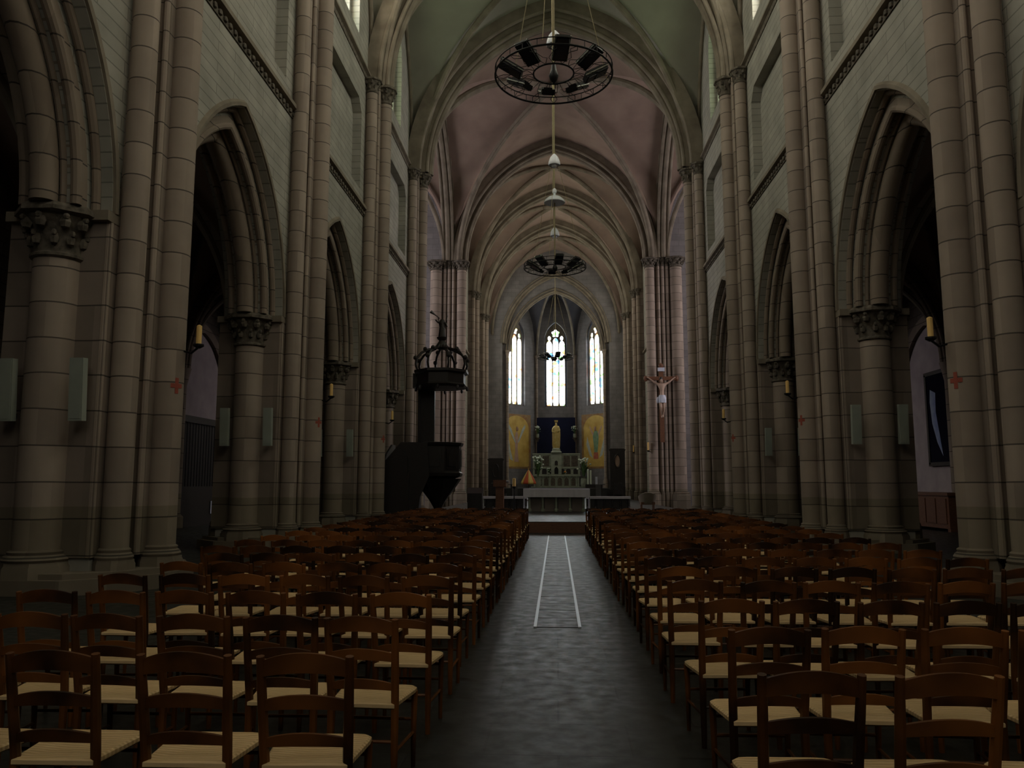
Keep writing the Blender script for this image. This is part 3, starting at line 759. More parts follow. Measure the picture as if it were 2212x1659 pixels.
MB().lathe([(.14, 7.05), (.26, 7.12), (.2, 7.3), (.12, 7.42), (.2, 7.5), (.22, 7.56), (.1, 7.6)], (.1, 0, 0), 10).build('finial', DWOOD, t)
def figure(name, verts, edges, radii, mt, parent, root=0, sub=1):
    me = bpy.data.meshes.new(name); me.from_pydata(verts, edges, []); me.materials.append(mt)
    o = bpy.data.objects.new(name, me); COL.objects.link(o); o.parent = parent
    sk = o.modifiers.new('skin', 'SKIN'); sk.use_smooth_shade = True
    for i, r in enumerate(radii):
        q = me.skin_vertices[0].data[i]; q.radius = r if isinstance(r, tuple) else (r, r); q.use_root = (i == root)
    sb = o.modifiers.new('sub', 'SUBSURF'); sb.levels = sb.render_levels = sub
    return o
# trumpeting angel on the crown
g = [(.1, 0, 7.85), (.1, 0, 8.05), (.1, 0, 8.22), (.1, .02, 8.34), (-.05, -.03, 8.17), (-.18, -.06, 8.3), (.25, .0, 8.15), (.32, -.03, 7.98), (.04, 0, 7.72), (.16, .02, 7.72)]
figure('angel_figure', g, [(0, 1), (1, 2), (2, 3), (2, 4), (4, 5), (2, 6), (6, 7), (0, 8), (0, 9)], [.10, .10, .06, .08, .045, .03, .045, .03, .07, .07], DWOOD, t)
MB().lathe([(.17, 7.55), (.14, 7.75), (.12, 7.95), (.06, 8.0)], (.1, 0, 0), 10).build('angel_robe', DWOOD, t)
MB().tube([(.02, -.1, 8.33), (-.2, -.12, 8.5), (-.36, -.13, 8.62)], [.015, .025, .07], 8).build('trumpet', DWOOD, t)
for sx in (-1, 1): MB().prism([[(0, 0), (sx * .12, .18), (sx * .18, .42), (sx * .1, .3), (sx * .06, -.25)]], lambda u, v, d: (.1 + u + sx * .05, .08 + d, 8.1 + v), 0, .03).build('wing', DWOOD, t, 0)

# ------------------------------------------------------------------ crucifix
t = thing('crucifix', 'large wooden crucifix with pale carved figure high on the shafts of the choir arch', 'crucifix', (6.85, YC1 - .96, 0))
m = MB().box(-.13, .13, -.06, .06, 4.25, 9.2).box(-1.0, 1.0, -.05, .05, 8.28, 8.52)
for x in (-1.0, 1.0): m.blob((x, 0, 8.4), .14, .08, .2, 8, 5)
m.blob((0, 0, 9.25), .16, .08, .16, 8, 5); m.build('cross', BWOOD, t, 0)
MB().obox((0, -.1, 8.98), (1, 0, 0), (0, 1, 0), (0, 0, 1), .22, .03, .12).build('title_board', PAPER, t, 0)
V = [(0, -.2, 7.15), (.02, -.22, 7.5), (0, -.24, 7.85), (0, -.24, 8.05), (-.04, -.32, 8.22), (-.05, -.3, 8.36),      # pelvis..head
     (-.2, -.2, 7.98), (-.5, -.16, 8.15), (-.82, -.1, 8.42), (-.92, -.1, 8.47),
     (.2, -.2, 7.98), (.5, -.16, 8.15), (.82, -.1, 8.42), (.92, -.1, 8.47),
     (-.11, -.24, 6.95), (-.10, -.40, 6.45), (-.03, -.16, 5.95), (-.02, -.26, 5.8),
     (.12, -.24, 6.95), (.09, -.38, 6.45), (.04, -.2, 5.98), (.03, -.3, 5.83)]
E = [(0, 1), (1, 2), (2, 3), (3, 4), (4, 5), (2, 6), (6, 7), (7, 8), (8, 9), (2, 10), (10, 11), (11, 12), (12, 13), (0, 14), (14, 15), (15, 16), (16, 17), (0, 18), (18, 19), (19, 20), (20, 21)]
R_ = [(.17, .12), (.15, .11), (.19, .13), .065, .10, .085, .09, .065, .04, .045, .09, .065, .04, .045, .115, .085, .055, .05, .115, .085, .055, .05]
figure('carved_body', V, E, R_, FLESH, t, 0, 2)
MB().lathe([(.25, 6.78), (.27, 6.95), (.24, 7.1), (.2, 7.28)], (0, -.24, 0), 14, 1, .8, 0, lambda a, z: .12 * sin(5 * a + z * 9)).blob((-.28, -.26, 6.95), .1, .08, .22).build('loincloth', PAPER, t)
MB().blob((-.045, -.28, 8.34), .12, .11, .14).build('hair', DWOOD, t)

# ------------------------------------------------------------------ front altar and its surroundings
t = thing('altar_table', 'stone table altar with small columns, draped in white linen, before the crossing', 'altar', (0, 36, ZP))
MB().box(-1.42, 1.42, 0, 1.15, .90, 1.0).build('table_top', MARB, t, 0)
MB().box(-1.22, 1.22, .18, .98, 0, .90).build('altar_block', PLASTD, t, 0)
for x in (-1.22, -.62, -.02, .60, 1.2):
    m = MB().lathe([(.10, 0), (.10, .1), (.055, .15), (.055, .62), (.07, .66), (.12, .84), (.13, .90)], (x, .1, 0), 12); m.build('column', MARB, t)
for x in (-.60, .0, .62): MB().box(x - .07, x + .07, .14, .19, .05, .62).build('niche', DWOOD, t, 0)
m = MB(); n = 60; vs = []
for i in range(n + 1):
    x = -1.47 + 2.94 * i / n; y = -.035 + .012 * sin(i * 1.3) * (1 if i % 2 else .6)
    vs += [(x, .0, 1.012), (x, y, .985), (x, y - .01, .80), (x, y - .015, .645)]
m.add(vs, [(i * 4 + k, i * 4 + k + 1, i * 4 + 5 + k, i * 4 + 4 + k) for i in range(n) for k in range(3)])
m.box(-1.47, 1.47, -.03, 1.18, 1.0, 1.014)
for x in (-1.49, 1.47): m.box(x, x + .02, -.03, 1.18, .12, 1.014)
c = m.build('altar_cloth', CLOTH, None, .5, (0, 36, ZP)); tag(c, 'white linen cloth draped over the front altar table with long side drops', 'altar cloth')
for s in (-1, 1):
    t = thing('altar_rail', 'low rail with a pale top behind the altar table on the %s' % sidew[s], 'altar rail', (s * 2.55, 40, ZP), 0, 'low rails behind the altar')
    MB().box(-1.1, 1.1, -.14, .14, .50, .62).build('rail_top', CLOTH, t, 0); MB().box(-1.08, 1.08, .08, .12, 0, .5).build('back_panel', DWOOD, t, 0)
    for i in range(6): MB().lathe([(.07, 0), (.07, .06), (.035, .12), (.055, .28), (.035, .44), (.07, .50)], (-1.0 + .4 * i, 0, 0), 10).build('baluster', DWOOD, t)
t = thing('lectern', 'brown wooden ambo standing between the pulpit and the white altar', 'lectern', (-2.68, 38, ZP))
MB().box(-.3, .3, -.25, .25, 0, .1).build('base', BWOOD, t, 0)
MB().box(-.19, .19, -.16, .16, .1, 1.1).build('stand', BWOOD, t, 0)
MB().prism([[(-.25, 1.1), (.25, 1.1), (.25, 1.42), (-.25, 1.25)]], lambda u, v, d: (d, -u, v), -.3, .3).build('desk', BWOOD, t, 0)
o = MB().obox((-2.42, 37.96, 1.70), (1, 0, 0), (0, 1, -.35), (0, .35, 1), .16, .12, .02).build('open_book', PAPER, None, 0); tag(o, 'open white book lying on the brown ambo', 'book')
t = thing('candle_stand', 'tall dark floor stand holding a thick yellow candle beside the altar', 'candle stand', (-1.95, 37, ZP))
MB().lathe([(.2, 0), (.2, .03), (.06, .07), (.03, .2), (.05, .5), (.025, .6), (.025, 1.0), (.09, 1.08), (.09, 1.12)], (0, 0, 0), 14).build('stem', IRON, t)
o = MB().lathe([(.075, 0), (.075, .36), (.02, .38)], (-1.95, 37, ZP + 1.12), 12).build('paschal_candle', WAX); tag(o, 'thick yellow candle on the tall dark stand beside the altar', 'candle')
t = thing('organ_console', 'low dark console at the pulpit end of the altar rail', 'console', (-3.95, 39.0, ZP))
MB().box(-.35, .35, -.3, .3, 0, .78).build('body', DWOOD, t, 0); MB().prism([[(-.3, .78), (.3, .78), (.3, 1.02), (.1, 1.05)]], lambda u, v, d: (d, u, v), -.38, .38).build('desk', DWOOD, t, 0)
t = thing('armchair', 'small tub armchair with a light curved back beyond the front chairs', 'armchair', (4.3, 38.5, ZP))
m = MB(); vs = []
for i in range(15):
    a = pi * (1.0 + i / 14); h = .62 + .2 * sin(pi * i / 14)
    vs += [(.36 * cos(a), .34 * sin(a), .3), (.44 * cos(a), .42 * sin(a), h), (.40 * cos(a), .38 * sin(a), h + .02), (.32 * cos(a), .3 * sin(a), .3)]
m.add(vs, [(i * 4 + k, i * 4 + (k + 1) % 4, i * 4 + 4 + (k + 1) % 4, i * 4 + 4 + k) for i in range(14) for k in range(4)] + [(0, 1, 2, 3), (56, 57, 58, 59)]); m.build('back', RIB, t)
MB().box(-.33, .33, -.3, .25, .26, .38).build('seat', BWOOD, t, 0)
for x in (-.28, .28):
    for y in (-.24, .2): MB().tube([(x, y, 0), (x, y, .26)], .025, 6).build('leg', BWOOD, t)
for s in (-1, 1):
    t = thing('choir_stall', 'dark oak choir stall bench along the %s of the choir' % sidew[s], 'choir stall', (s * 4.4, 62, ZP), 0, 'choir stalls')
    MB().box(-.2, .3, -4, 4, .1, .45).build('bench', DWOOD, t, 0); MB().box(min(s * .3, s * .4), max(s * .3, s * .4), -4, 4, 0, 1.3).build('back', DWOOD, t, 0)
    MB().box(min(-s * 1.2, -s * 1.1), max(-s * 1.2, -s * 1.1), -4, 4, 0, 1.15).box(min(-s * 1.25, -s * .9), max(-s * 1.25, -s * .9), -4, 4, 1.15, 1.2).build('desk_front', DWOOD, t, 0)
    for i in range(9): MB().prism([[(-.3, 0), (.3, 0), (.3, 1.25), (.1, 1.3), (-.05, .85), (-.3, .8)]], lambda u, v, d: (s * u, -4 + i * .98 + d, v), 0, .06).build('stall_end', DWOOD, t, 0)
    t = thing('carved_throne', ['dark high-backed throne with an oval pink medallion in its back', 'dark high-backed throne against the choir wall behind the pulpit'][s < 0], 'throne', (s * 5.15, 67.5, ZP))
    MB().box(-.55, .55, -.5, .5, 0, .5).build('seat', DWOOD, t, 0)
    for x in (-.55, .47): MB().box(x, x + .1, -.5, .45, .5, 1.0).build('arm', DWOOD, t, 0)
    top = 4.2 if s > 0 else 3.4
    oval = [(.2 * cos(2 * pi * k / 20), top - 1.05 + .48 * sin(2 * pi * k / 20)) for k in range(20)]
    outl = [(-.62, 0), (.62, 0), (.62, top - .25), (.72, top - .1), (.55, top), (-.55, top), (-.72, top - .1), (-.62, top - .25)]
    MB().prism([outl, oval], lambda u, v, d: (u, d, v), .4, .55).build('high_back', DWOOD, t, 0)
    m = MB().tube([(.26 * cos(2 * pi * k / 20), .39, top - 1.05 + .56 * sin(2 * pi * k / 20)) for k in range(20)], .04, 6, True); m.build('oval_frame', DWOOD, t)
    MB().prism([oval], lambda u, v, d: (u, d, v), .46, .5).build('medallion', FLESH if s > 0 else DWOOD, t, 0)
# half-open processional umbrella, red and yellow stripes
t = thing('processional_umbrella', 'half-open red and yellow striped umbrella on a pole in the choir', 'umbrella', (-2.05, 59, ZP))
MB().tube([(0, 0, 0), (0, 0, 2.5)], .025, 8).lathe([(.25, 0), (.25, .05), (.05, .12)], (0, 0, 0), 12).build('pole', BWOOD, t)
YEL = mat('yellow_silk', (.80, .62, .16), .5); RSILK = mat('red_silk', (.62, .10, .03), .5)
m = MB(); n = 32; pr = [(.03, 2.28), (.16, 2.05), (.33, 1.75), (.50, 1.42), (.545, 1.30), (.53, 1.22)]
vs = [(r_ * (1 + .05 * (k % 2)) * cos(2 * pi * k / n), r_ * (1 + .05 * (k % 2)) * sin(2 * pi * k / n), z) for r_, z in pr for k in range(n)]
for i in range(len(pr) - 1):
    for k in range(n): m.f.append((i * n + k, i * n + (k + 1) % n, (i + 1) * n + (k + 1) % n, (i + 1) * n + k)); m.m.append((k // 4) % 2)
m.v = vs; m.build('canopy', [YEL, RSILK], t, .5)
MB().blob((0, 0, 2.34), .05, .05, .09).build('finial', GOLD, t)

# ------------------------------------------------------------------ high altar
t = thing('high_altar', 'pale carved high altar with niched retable at the foot of the apse', 'high altar', (0, 83.2, 1.2))
MB().box(-2.6, 2.6, -.9, 1.2, 0, .12).build('step', MARB, t, 0)
MB().box(-2.35, 2.35, -.2, .8, .12, 1.16).build('altar_block', MARB, t, 0)
MB().box(-2.5, 2.5, -.35, .9, 1.16, 1.3).build('table_top', MARB, t, 0)
for i in range(7):
    x = -2.1 + .7 * i; MB().lathe([(.09, .12), (.09, .2), (.05, .25), (.05, .95), (.1, 1.16)], (x, -.26, 0), 10).build('column', MARB, t)
    if i < 6: MB().prism([arch_loop(.22, .28, x + .35, .2, .75, 6)], lambda u, v, d: (u, d, v), -.23, -.19).build('front_panel', CARV, t, 0)
MB().box(-2.45, 2.45, .45, .9, 1.3, 3.5).build('retable', MARB, t, 0)
MB().box(-2.5, 2.5, .38, .95, 3.42, 3.56).box(-2.5, 2.5, .36, .95, 1.98, 2.08).build('cornice', MARB, t, 0)
for x in (-2.0, -1.25, 1.25, 2.0, -.62, .62): MB().prism([arch_loop(.24, .2, x, 1.4, 1.75, 6)], lambda u, v, d: (u, d, v), .42, .46).build('niche', DWOOD, t, 0)
for x in (-1.9, -1.1, 1.1, 1.9): MB().prism([[(x - .34, 2.2), (x + .34, 2.2), (x + .34, 3.3), (x - .34, 3.3)]], lambda u, v, d: (u, d, v), .40, .46).build('relief_panel', CARV, t, 0)
m = MB().box(-.55, .55, .2, .95, 1.3, 3.6); m.lathe([(.78, 3.6), (.8, 3.7), (.62, 3.78), (.6, 3.9)], (0, .55, 0), 4, rot=pi / 4); m.build('tabernacle', MARB, t, 0)
MB().prism([arch_loop(.2, .3, 0, 1.4, 1.85, 8)], lambda u, v, d: (u, d, v), .16, .21).build('tabernacle_door', IRON, t, 0)
MB().prism([arch_loop(.16, .2, 0, 2.3, 2.6, 8)], lambda u, v, d: (u, d, v), .16, .21).build('niche', DWOOD, t, 0)
# statue of a crowned woman with a child
t = thing('statue', 'gilded standing statue of a crowned woman holding a child above the high altar', 'statue', (0, 83.75, 5.1))
MB().lathe([(.42, 0), (.42, .12), (.34, .2)], (0, 0, 0), 8).build('base', MARB, t, 0)
MB().lathe([(.36, .2), (.40, .5), (.40, 1.0), (.42, 1.6), (.40, 2.0), (.36, 2.3), (.30, 2.45), (.12, 2.55)], (0, 0, 0), 26, 1, .75, 0, lambda a, z: .07 * sin(7 * a + z)).build('robe', GOLD, t)
figure('body', [(0, -.05, 2.3), (0, -.06, 2.55), (0, -.08, 2.72), (0, -.08, 2.86), (-.32, -.08, 2.3), (-.4, -.18, 1.9), (-.12, -.32, 1.8), (.3, -.08, 2.3), (.36, -.25, 1.98), (.2, -.36, 2.0)],
       [(0, 1), (1, 2), (2, 3), (0, 4), (4, 5), (5, 6), (0, 7), (7, 8), (8, 9)], [.2, .09, .13, .11, .13, .1, .06, .13, .1, .06], GOLD, t)
MB().lathe([(.15, 2.9), (.19, 3.12), (.14, 3.1)], (0, -.07, 0), 12, wob=lambda a, z: .12 * cos(5 * a)).build('crown', GOLD, t)
figure('child', [(.22, -.3, 2.05), (.23, -.3, 2.3), (.24, -.3, 2.42), (.24, -.3, 2.52), (.15, -.38, 1.85), (.28, -.38, 1.85), (.1, -.35, 2.35), (.38, -.35, 2.35)], [(0, 1), (1, 2), (2, 3), (0, 4), (0, 5), (1, 6), (1, 7)], [.12, .1, .06, .09, .06, .06, .04, .04], GOLD, t)
o = MB().prism([[(-2.08, 4.75), (2.08, 4.75), (2.08, 8.75), (-2.08, 8.75)]], lambda u, v, d: (u, d + .02 * sin(u * 14), v), 86.6, 86.68)
o = o.build('blue_hanging', BLUE, None, 0); tag(o, 'dark blue wall hanging behind the gilded statue', 'wall hanging')
PG = noisy('gold_painting_ground', (.50, .30, .05), (.72, .50, .13), 1.1, .7, detail=5)
PB = noisy('painting_border', (.30, .13, .05), (.36, .26, .12), 2, .8)
PW = noisy('painting_pale', (.40, .44, .38), (.55, .56, .48), 3, .8); PGR = noisy('painting_green', (.14, .24, .13), (.22, .34, .2), 3, .8)
PRD = noisy('painting_red', (.42, .09, .05), (.5, .16, .09), 3, .8); PSK = noisy('painting_rose', (.45, .28, .2), (.55, .36, .28), 3, .8)
for s in (-1, 1):
    p, q = Vector((s * 2.17, 87.0, 0)), Vector((s * 6.3, 82.9, 0)); mid = (p + q) / 2; u = (q - p).normalized(); nr = Vector((-s * u.y * s, u.x * s, 0)); nr = Vector((-u.y, u.x, 0))
    if nr.dot(Vector((0, 80, 0)) - mid) < 0: nr = -nr
    t = thing('wall_painting', ['tall gold wall painting of a green-robed winged figure, on the throne side', 'tall gold wall painting of a pale figure with raised wings, behind the umbrella'][s < 0], 'painting', tuple(mid), 0)
    def pl(name, loop, d0, d1, mt):
        MB().prism([loop], lambda a_, b_, d: tuple(u * a_ + nr * d + Vector((0, 0, b_))), d0, d1).build(name, mt, t, 0)
    pl('border', [(-2.05, 3.2), (2.05, 3.2), (2.05, 9.0), (-2.05, 9.0)], .0, .03, PB)
    pl('gold_ground', [(-1.75, 3.4), (1.75, 3.4), (1.75, 7.6)] + [(1.75 * cos(a), 7.4 + 1.45 * sin(a)) for a in [pi * k / 16 for k in range(1, 16)]] + [(-1.75, 7.6)], .03, .05, PG)
    if s < 0:
        pl('figure_robe', [(-.28, 3.9), (.35, 3.9), (.22, 5.4), (.30, 6.5), (.12, 7.1), (-.12, 7.1), (-.22, 6.4), (-.12, 5.4)], .05, .06, PSK)
        for k in (-1, 1): pl('painted_wing', [(k * .1, 5.9), (k * .3, 6.0), (k * 1.25, 7.6), (k * 1.2, 7.95), (k * .75, 7.4)], .05, .062, PW)
        pl('painted_scroll', [(.5, 4.0), (1.0, 4.2), (1.25, 5.6), (1.55, 6.3), (1.1, 6.2), (.9, 5.2)], .05, .06, PW)
    else:
        pl('figure_robe', [(-.22, 4.9), (.22, 4.9), (.35, 5.8), (.42, 6.6), (.2, 7.2), (-.2, 7.2), (-.42, 6.6), (-.3, 5.8)], .05, .06, PGR)
        pl('painted_hem', [(-.33, 4.2), (.33, 4.2), (.3, 4.9), (-.3, 4.9)], .05, .06, PRD)
        for k in (-1, 1):
            pl('painted_wing', [(k * .45, 4.3), (k * .9, 4.6), (k * 1.35, 5.8), (k * 1.2, 6.6), (k * .85, 5.5)], .05, .062, PW)
            pl('painted_arm', [(k * .3, 6.9), (k * .8, 7.7), (k * .9, 7.6), (k * .4, 6.6)], .05, .062, PSK)
    MB().blob(tuple(nr * .06 + Vector((0, 0, 7.4))), .2, .06, .26).build('painted_head', PSK, t)
def plant(x, y, z, h, r, label, seed, pot=True, white=.5, name='flower_arrangement'):
    t = thing(name, label, 'flowers', (x, y, z)); rr = random.Random(seed)
    if pot: MB().lathe([(r * .22, 0), (r * .35, h * .12), (r * .3, h * .3), (r * .36, h * .33)], (0, 0, 0), 12).build('vase', MARB, t)
    lf = MB(); fl_ = MB()
    for k in range(46):
        a = rr.uniform(0, 2 * pi); e = rr.uniform(.15, 1); d = r * rr.uniform(.3, 1) * e
        p0 = Vector((0, 0, h * .3)); p1 = Vector((d * cos(a) * 1.0, d * sin(a), h * (1.05 - .45 * e * rr.random() - .1)))
        mid = (p0 + p1) / 2 + Vector((0, 0, h * .08)); sd = Vector((-sin(a), cos(a), 0)) * r * .07
        lf.add([p0, mid + sd, p1, mid - sd, mid + Vector((0, 0, .02))], [(0, 1, 4), (1, 2, 4), (2, 3, 4), (3, 0, 4)])
        if rr.random() < white: fl_.blob(tuple(p1), r * .11, r * .11, r * .10, 6, 4)
    lf.build('leaves', GREEN, t, 0, kind='stuff')
    if fl_.v: fl_.build('petals', PETAL, t)
    return t
plant(-1.85, 80.6, 1.2, 3.3, .9, 'tall white and green bouquet standing behind the striped umbrella', 1)
plant(2.75, 80.6, 1.2, 3.1, 1.0, 'tall white and green bouquet below the green-robed painting', 2)
plant(-.78, 82.98, 2.5, .75, .35, 'small yellow-green bouquet on the high altar table', 3)
o = plant(.85, 82.98, 2.5, .35, .3, 'low bouquet with orange bloom on the high altar table', 4, True, .2)
MB().blob((.05, -.1, .32), .1, .1, .1).build('orange_bloom', ORANGE, o)
for s in (-1, 1):
    t = thing('corner_bracket', 'slim apse shaft bracket beside the blue hanging, %s' % ('umbrella side' if s < 0 else 'throne side'), 'bracket', (s * 2.0, 86.1, 6.1), 0, 'brackets beside the blue hanging')
    MB().lathe([(.06, 0), (.1, .2), (.26, .36), (.28, .42)], (0, 0, 0), 10).build('shelf', CARV, t)
    plant(s * 2.0, 86.1, 6.52, 1.35, .5, 'white lily bouquet on the bracket beside the blue hanging, %s' % ('umbrella side' if s < 0 else 'throne side'), 7 + s)
for i, x in enumerate((2.95, 3.2)):
    o = MB().lathe([(.085, 0), (.085, 1.35 - .1 * i), (.02, 1.4 - .1 * i)], (x, 75.0, 1.2 + .35), 12).build('altar_candle', PETAL); tag(o, 'tall thick white candle on the low plinth, %s from the altar steps' % ['first', 'second'][i], 'candle', 'white candles in the sanctuary')
t = tag(MB().box(2.7, 3.9, 74.75, 75.25, 1.2, 1.55).build('candle_plinth', DWOOD, None, 0), 'low dark plinth under the tall white candles', 'plinth')
o = MB().box(3.62, 3.82, 74.96, 75.0, 1.55, 2.25).build('standing_card', PAPER, None, 0); tag(o, 'small bluish white card standing beside the white candles', 'card')

# ------------------------------------------------------------------ hanging lamps
CORO = {}
def corona(y, label):
    t = thing('chandelier', label, 'chandelier', (0, y, 10.6), 0, 'ring chandeliers over the nave')
    m = MB().tube([(1.3 * cos(2 * pi * k / 48), 1.3 * sin(2 * pi * k / 48), 0) for k in range(48)], .022, 6, True)
    m.tube([(1.3 * cos(2 * pi * k / 48), 1.3 * sin(2 * pi * k / 48), .16) for k in range(48)], .012, 6, True)
    for k in range(24):
        a = 2 * pi * k / 24; m.tube([(1.3 * cos(a), 1.3 * sin(a), 0), (1.3 * cos(a), 1.3 * sin(a), .16)], .008, 4)
    m.build('ring', IRON, t)
    MB().tube([(.45 * cos(2 * pi * k / 24), .45 * sin(2 * pi * k / 24), .05) for k in range(24)], .02, 6, True).build('inner_ring', IRON, t)
    m = MB()
    for k in range(16):
        a = 2 * pi * k / 16
        for e in (-1, 1):
            m.tube([(r_ * cos(a + e * q), r_ * sin(a + e * q), z) for r_, q, z in ((.45, 0, .05), (.6, .16, .1), (.8, .1, .02), (.95, .0, .06), (1.12, .07, .02), (1.3, 0, .0))], .008, 4)
    m.build('scrollwork', IRON, t)
    MB().lathe([(.03, -.16), (.08, -.1), (.11, 0), (.07, .12), (.04, .3)], (0, 0, 0), 14).build('hub', IRON, t)
    for k in range(8):
        a = 2 * pi * k / 8 - math.radians(80); u = Vector((cos(a), sin(a), .55)).normalized(); v = Vector((-sin(a), cos(a), 0)); w_ = u.cross(v)
        c = Vector((.95 * cos(a), .95 * sin(a), .12))
        b_ = MB().obox(c, u, v, w_, .27, .155, .06); b_.obox(c + w_ * .075, u, v, w_, .20, .10, .02)
        b = b_.build('floodlight', IRON, t, 0)
        MB().obox(c - w_ * .066, u, v, w_, .24, .13, .006).build('lens', GLASSLENS, b, 0)
        for e in (-1, 1): MB().tube([tuple(c - u * .29 + v * .16 * e), tuple(c + u * .29 + v * .16 * e)], .018, 6).build('chrome_edge', CHROME, b)
    MB().tube([(0, 0, .25), (0, 0, 14.62)], .028, 8).build('rope', ROPE, t)
    for k in range(3):
        a = 2 * pi * k / 3 + .35; MB().tube([(1.3 * cos(a), 1.3 * sin(a), .1), (.03 * cos(a), .03 * sin(a), 5.2)], .009, 5).build('stay_wire', ROPE, t)
    CORO[y] = t
    return t
corona(16.75, 'ring chandelier with black floodlights hanging high over the rear chairs')
corona(32.7, 'ring chandelier with black floodlights hanging beside the pulpit canopy, before the crossing')
corona(57, 'ring chandelier hanging far inside the choir before the middle apse window')
for y, z, r_, lab in ((16.75, 13.4, .44, 'wide white lamp shade on the rope above the chandelier over the rear chairs'), (32.7, 13.45, .44, 'wide white dome shade on the rope above the chandelier before the crossing')):
    z -= 10.6
    o = MB().lathe([(r_, 0), (r_ * 1.03, .03), (r_ * .93, .12), (r_ * .62, .24), (.09, .32), (.05, .34), (.05, .42), (.09, .46), (.1, .56), (.045, .64)], (0, 0, z), 24).build('dome_shade', WHITE, CORO[y])
for y, lab in ((19.4, 'white bell lamp hanging highest of the bell lamps, over the rear chairs'), (27.2, 'middle white bell lamp of the three hanging in line'), (35.4, 'white bell lamp hanging lowest of the three, before the crossing')):
    t = thing('bell_lamp', lab, 'pendant lamp', (.0 if y > 20 else .03, y, 12.85), 0, 'white bell lamps in line')
    MB().lathe([(.20, 0), (.215, .04), (.20, .14), (.15, .28), (.07, .38), (.03, .42)], (0, 0, 0), 20).build('bell_shade', WHITE, t)
    MB().blob((0, 0, -.03), .1, .1, .08).build('bulb', WHITE, t)
    MB().tube([(-.05, 0, .36), (-.05, 0, 12.33)], .018, 6).build('cable', ROPE, t)

# ------------------------------------------------------------------ things on the pillars
for s in (-1, 1):
    for y in (12.8, 20.7, 28.6):
        pil = {12.8: 'first', 20.7: 'second', 28.6: 'third'}[y] + ' pillar, ' + sidew[s]
        t = thing('candle_bracket', 'small iron candle bracket on the %s' % pil, 'bracket', (s * 5.95, y, 3.9), 0, 'iron candle brackets on the pillars')
        MB().lathe([(.03, -.06), (.09, -.02), (.09, .01)], (0, 0, 0), 10).tube([(0, 0, -.04), (s * .12, 0, -.14), (s * .26, 0, -.1)], .02, 6).build('arm', IRON, t)
        o = MB().lathe([(.045, 0), (.045, .31), (.01, .33)], (s * 5.95, y, 3.91), 10).build('yellow_candle', WAX); tag(o, 'yellow candle on the %s' % pil, 'candle', 'yellow candles on the pillars')
        m = MB(); a0 = -.55 if s > 0 else pi + .55
        for (da, z0, z1) in ((.12, -.13, .13), (.42, -.035, .035)):
            vs = []
            for i in range(7):
                a = a0 + da * (-1 + 2 * i / 6) + (pi if False else 0)
                ca, sa = cos(a), sin(a)
                for rr_ in (.238, .246):
                    for z in (z0, z1): vs.append((-s * abs(ca) * rr_ if True else 0, -abs(sa) * rr_ if i > -1 else 0, z))
            m.add(vs, [f for i in range(6) for f in ((i * 4, i * 4 + 1, i * 4 + 5, i * 4 + 4), (i * 4 + 2, i * 4 + 3, i * 4 + 7, i * 4 + 6), (i * 4 + 1, i * 4 + 3, i * 4 + 7, i * 4 + 5), (i * 4, i * 4 + 2, i * 4 + 6, i * 4 + 4))])
        o = m.build('consecration_cross', RED, None, 0, (s * 6.43, y, 3.2)); tag(o, 'small red cross painted below the candle of the %s' % pil, 'painted cross', 'red crosses on the pillars')
        for x, nm in ((7.13, 'nave'), (8.22, 'aisle')):
            t = thing('slim_box', 'slim grey-green upright box on the %s, toward the %s' % (pil, nm), 'box', (s * x, y - 1.36, 3.0), 0, 'slim upright boxes on the pillars')
            MB().obox((0, 0, 0), (1, 0, 0), (0, 1, .06), (0, -.06, 1), .105, .06, .47).build('case', GREY, t, 0)
            MB().obox((0, -.062, 0), (1, 0, 0), (0, 1, .06), (0, -.06, 1), .085, .004, .44).build('front_grille', GREY, t, 0)
            MB().box(-.04, .04, .05, .20, -.42, -.34).build('wall_bracket', IRON, t, 0)
for (x, y, z, lab) in ((5.9, 61.3, 4.0, 'small candle on the choir pillar beyond the crucifix'), (5.95, 52.1, 3.75, 'small candle on the choir arch pillar beside the crucifix')):
    t = thing('wall_candle', lab, 'candle', (x, y, z)); MB().lathe([(.06, 0), (.06, .5), (.02, .52)], (0, 0, 0), 8).build('wax', WAX, t)
    MB().lathe([(.03, -.1), (.1, -.02), (.1, 0)], (0, 0, 0), 8).tube([(0, 0, -.05), (.15, 0, -.1)], .03, 6).build('bracket', IRON, t)

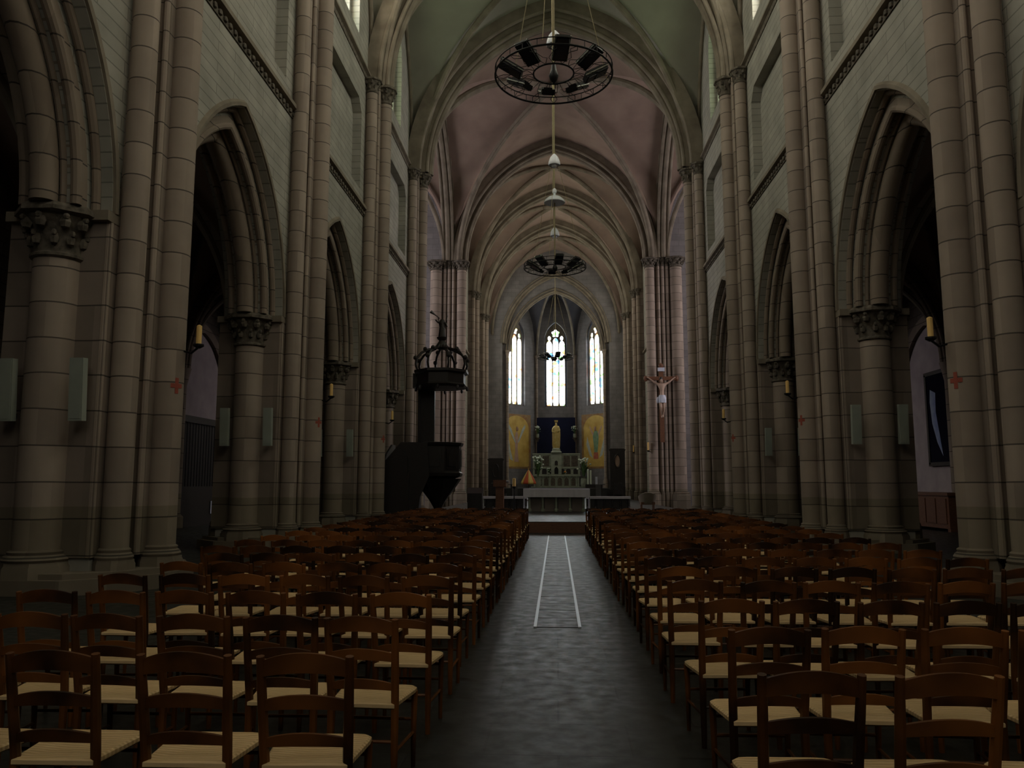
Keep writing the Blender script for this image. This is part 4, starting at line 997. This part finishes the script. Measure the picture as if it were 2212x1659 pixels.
# ------------------------------------------------------------------ side aisles
for s in (-1, 1):
    def mpw(u, v, d): return (s * (XA - d), u, v)
    o = MB().prism([arch_loop(2.15, 2.6, 30.2, .1, 4.9)], mpw, .0, .06).build('wall_niche_plaster_left' if s < 0 else 'wall_niche_plaster_right', PLAST, None, 0); o['kind'] = 'structure'
    m = MB().sweep((s * (XA - .1), 30.2, 4.9), (0, 1, 0), (s, 0, 0), 2.15, 2.6, [(0, -.1), (0, .1), (.35, .1), (.35, -.1)]); trim(m, ARCH)
d = thing('carved_gate', 'tall dark timber and iron gate under a pale arch in the pulpit side aisle', 'gate', (-XA + .12, 30.2, 0))
MB().box(-.04, .1, -2.1, 2.1, 0, 1.5).box(-.04, .1, -2.1, -1.95, 1.5, 4.1).box(-.04, .1, 1.95, 2.1, 1.5, 4.1).box(-.06, .14, -2.12, 2.12, 3.9, 4.15).box(-.05, .01, -2.0, 2.0, 1.5, 4.0).build('timber_frame', DWOOD, d, 0)
for i in range(16): MB().tube([(.08, -1.8 + .24 * i, 1.5), (.08, -1.8 + .24 * i, 3.9)], .018, 5).build('bar', IRON, d)
for (yy, z0, z1, nm) in ((31.55, .42, .92, 'white sheet of paper low on the dark gate'), (32.2, 1.35, 1.85, 'white sheet of paper at eye height on the dark gate')):
    o = MB().box(-XA + .24, -XA + .25, yy - .22, yy + .22, z0, z1).build('notice', PAPER, None, 0); tag(o, nm, 'notice')
t = thing('framed_picture', 'tall dark picture with a pale blue curved shape in the crucifix side aisle', 'picture', (XA - .12, 29.2, 2.3))
MB().box(-.02, .04, -1.3, 1.3, 0, 3.35).build('canvas', mat('dark_canvas', (.005, .005, .014), .95, spec=.1), t, 0)
m = MB()
for a_ in ((-1.35, -1.22, 0, 3.35), (1.22, 1.35, 0, 3.35), (-1.35, 1.35, -.06, .08), (-1.35, 1.35, 3.27, 3.41)): m.box(-.05, .05, *a_)
m.build('frame', DWOOD, t, 0)
MB().prism([[(.25, .3), (.62, .8), (.92, 1.5), (1.02, 2.3), (.95, 2.75), (.55, 2.6), (.60, 1.9), (.42, 1.1)]], lambda u, v, d: (-d, u, v), .022, .03).build('painted_drape', noisy('blue_white_paint', (.12, .17, .42), (.42, .50, .58), 1.4, .6), t, 0)
t = thing('wooden_chest', 'brown panelled wooden chest along the wall below the dark picture', 'chest', (XA - .55, 29.6, 0))
MB().box(-.4, .4, -2.0, 2.0, .1, 1.2).build('body', BWOOD, t, 0); MB().box(-.45, .45, -2.05, 2.05, 1.2, 1.3).build('lid', BWOOD, t, 0)
for i in range(5): MB().box(-.43, -.4, -1.85 + i * .76, -1.2 + i * .76, .25, 1.1).build('panel', BWOOD, t, 0)
for y in (-1.9, 1.9): MB().box(-.38, .38, y - .1, y + .1, 0, .1).build('foot', BWOOD, t, 0)
o = MB().box(XA - .03, XA - .01, 28.0, 28.35, 1.75, 2.2).build('notice', PAPER, None, 0); tag(o, 'small white notice on the wall beneath the dark picture', 'notice')
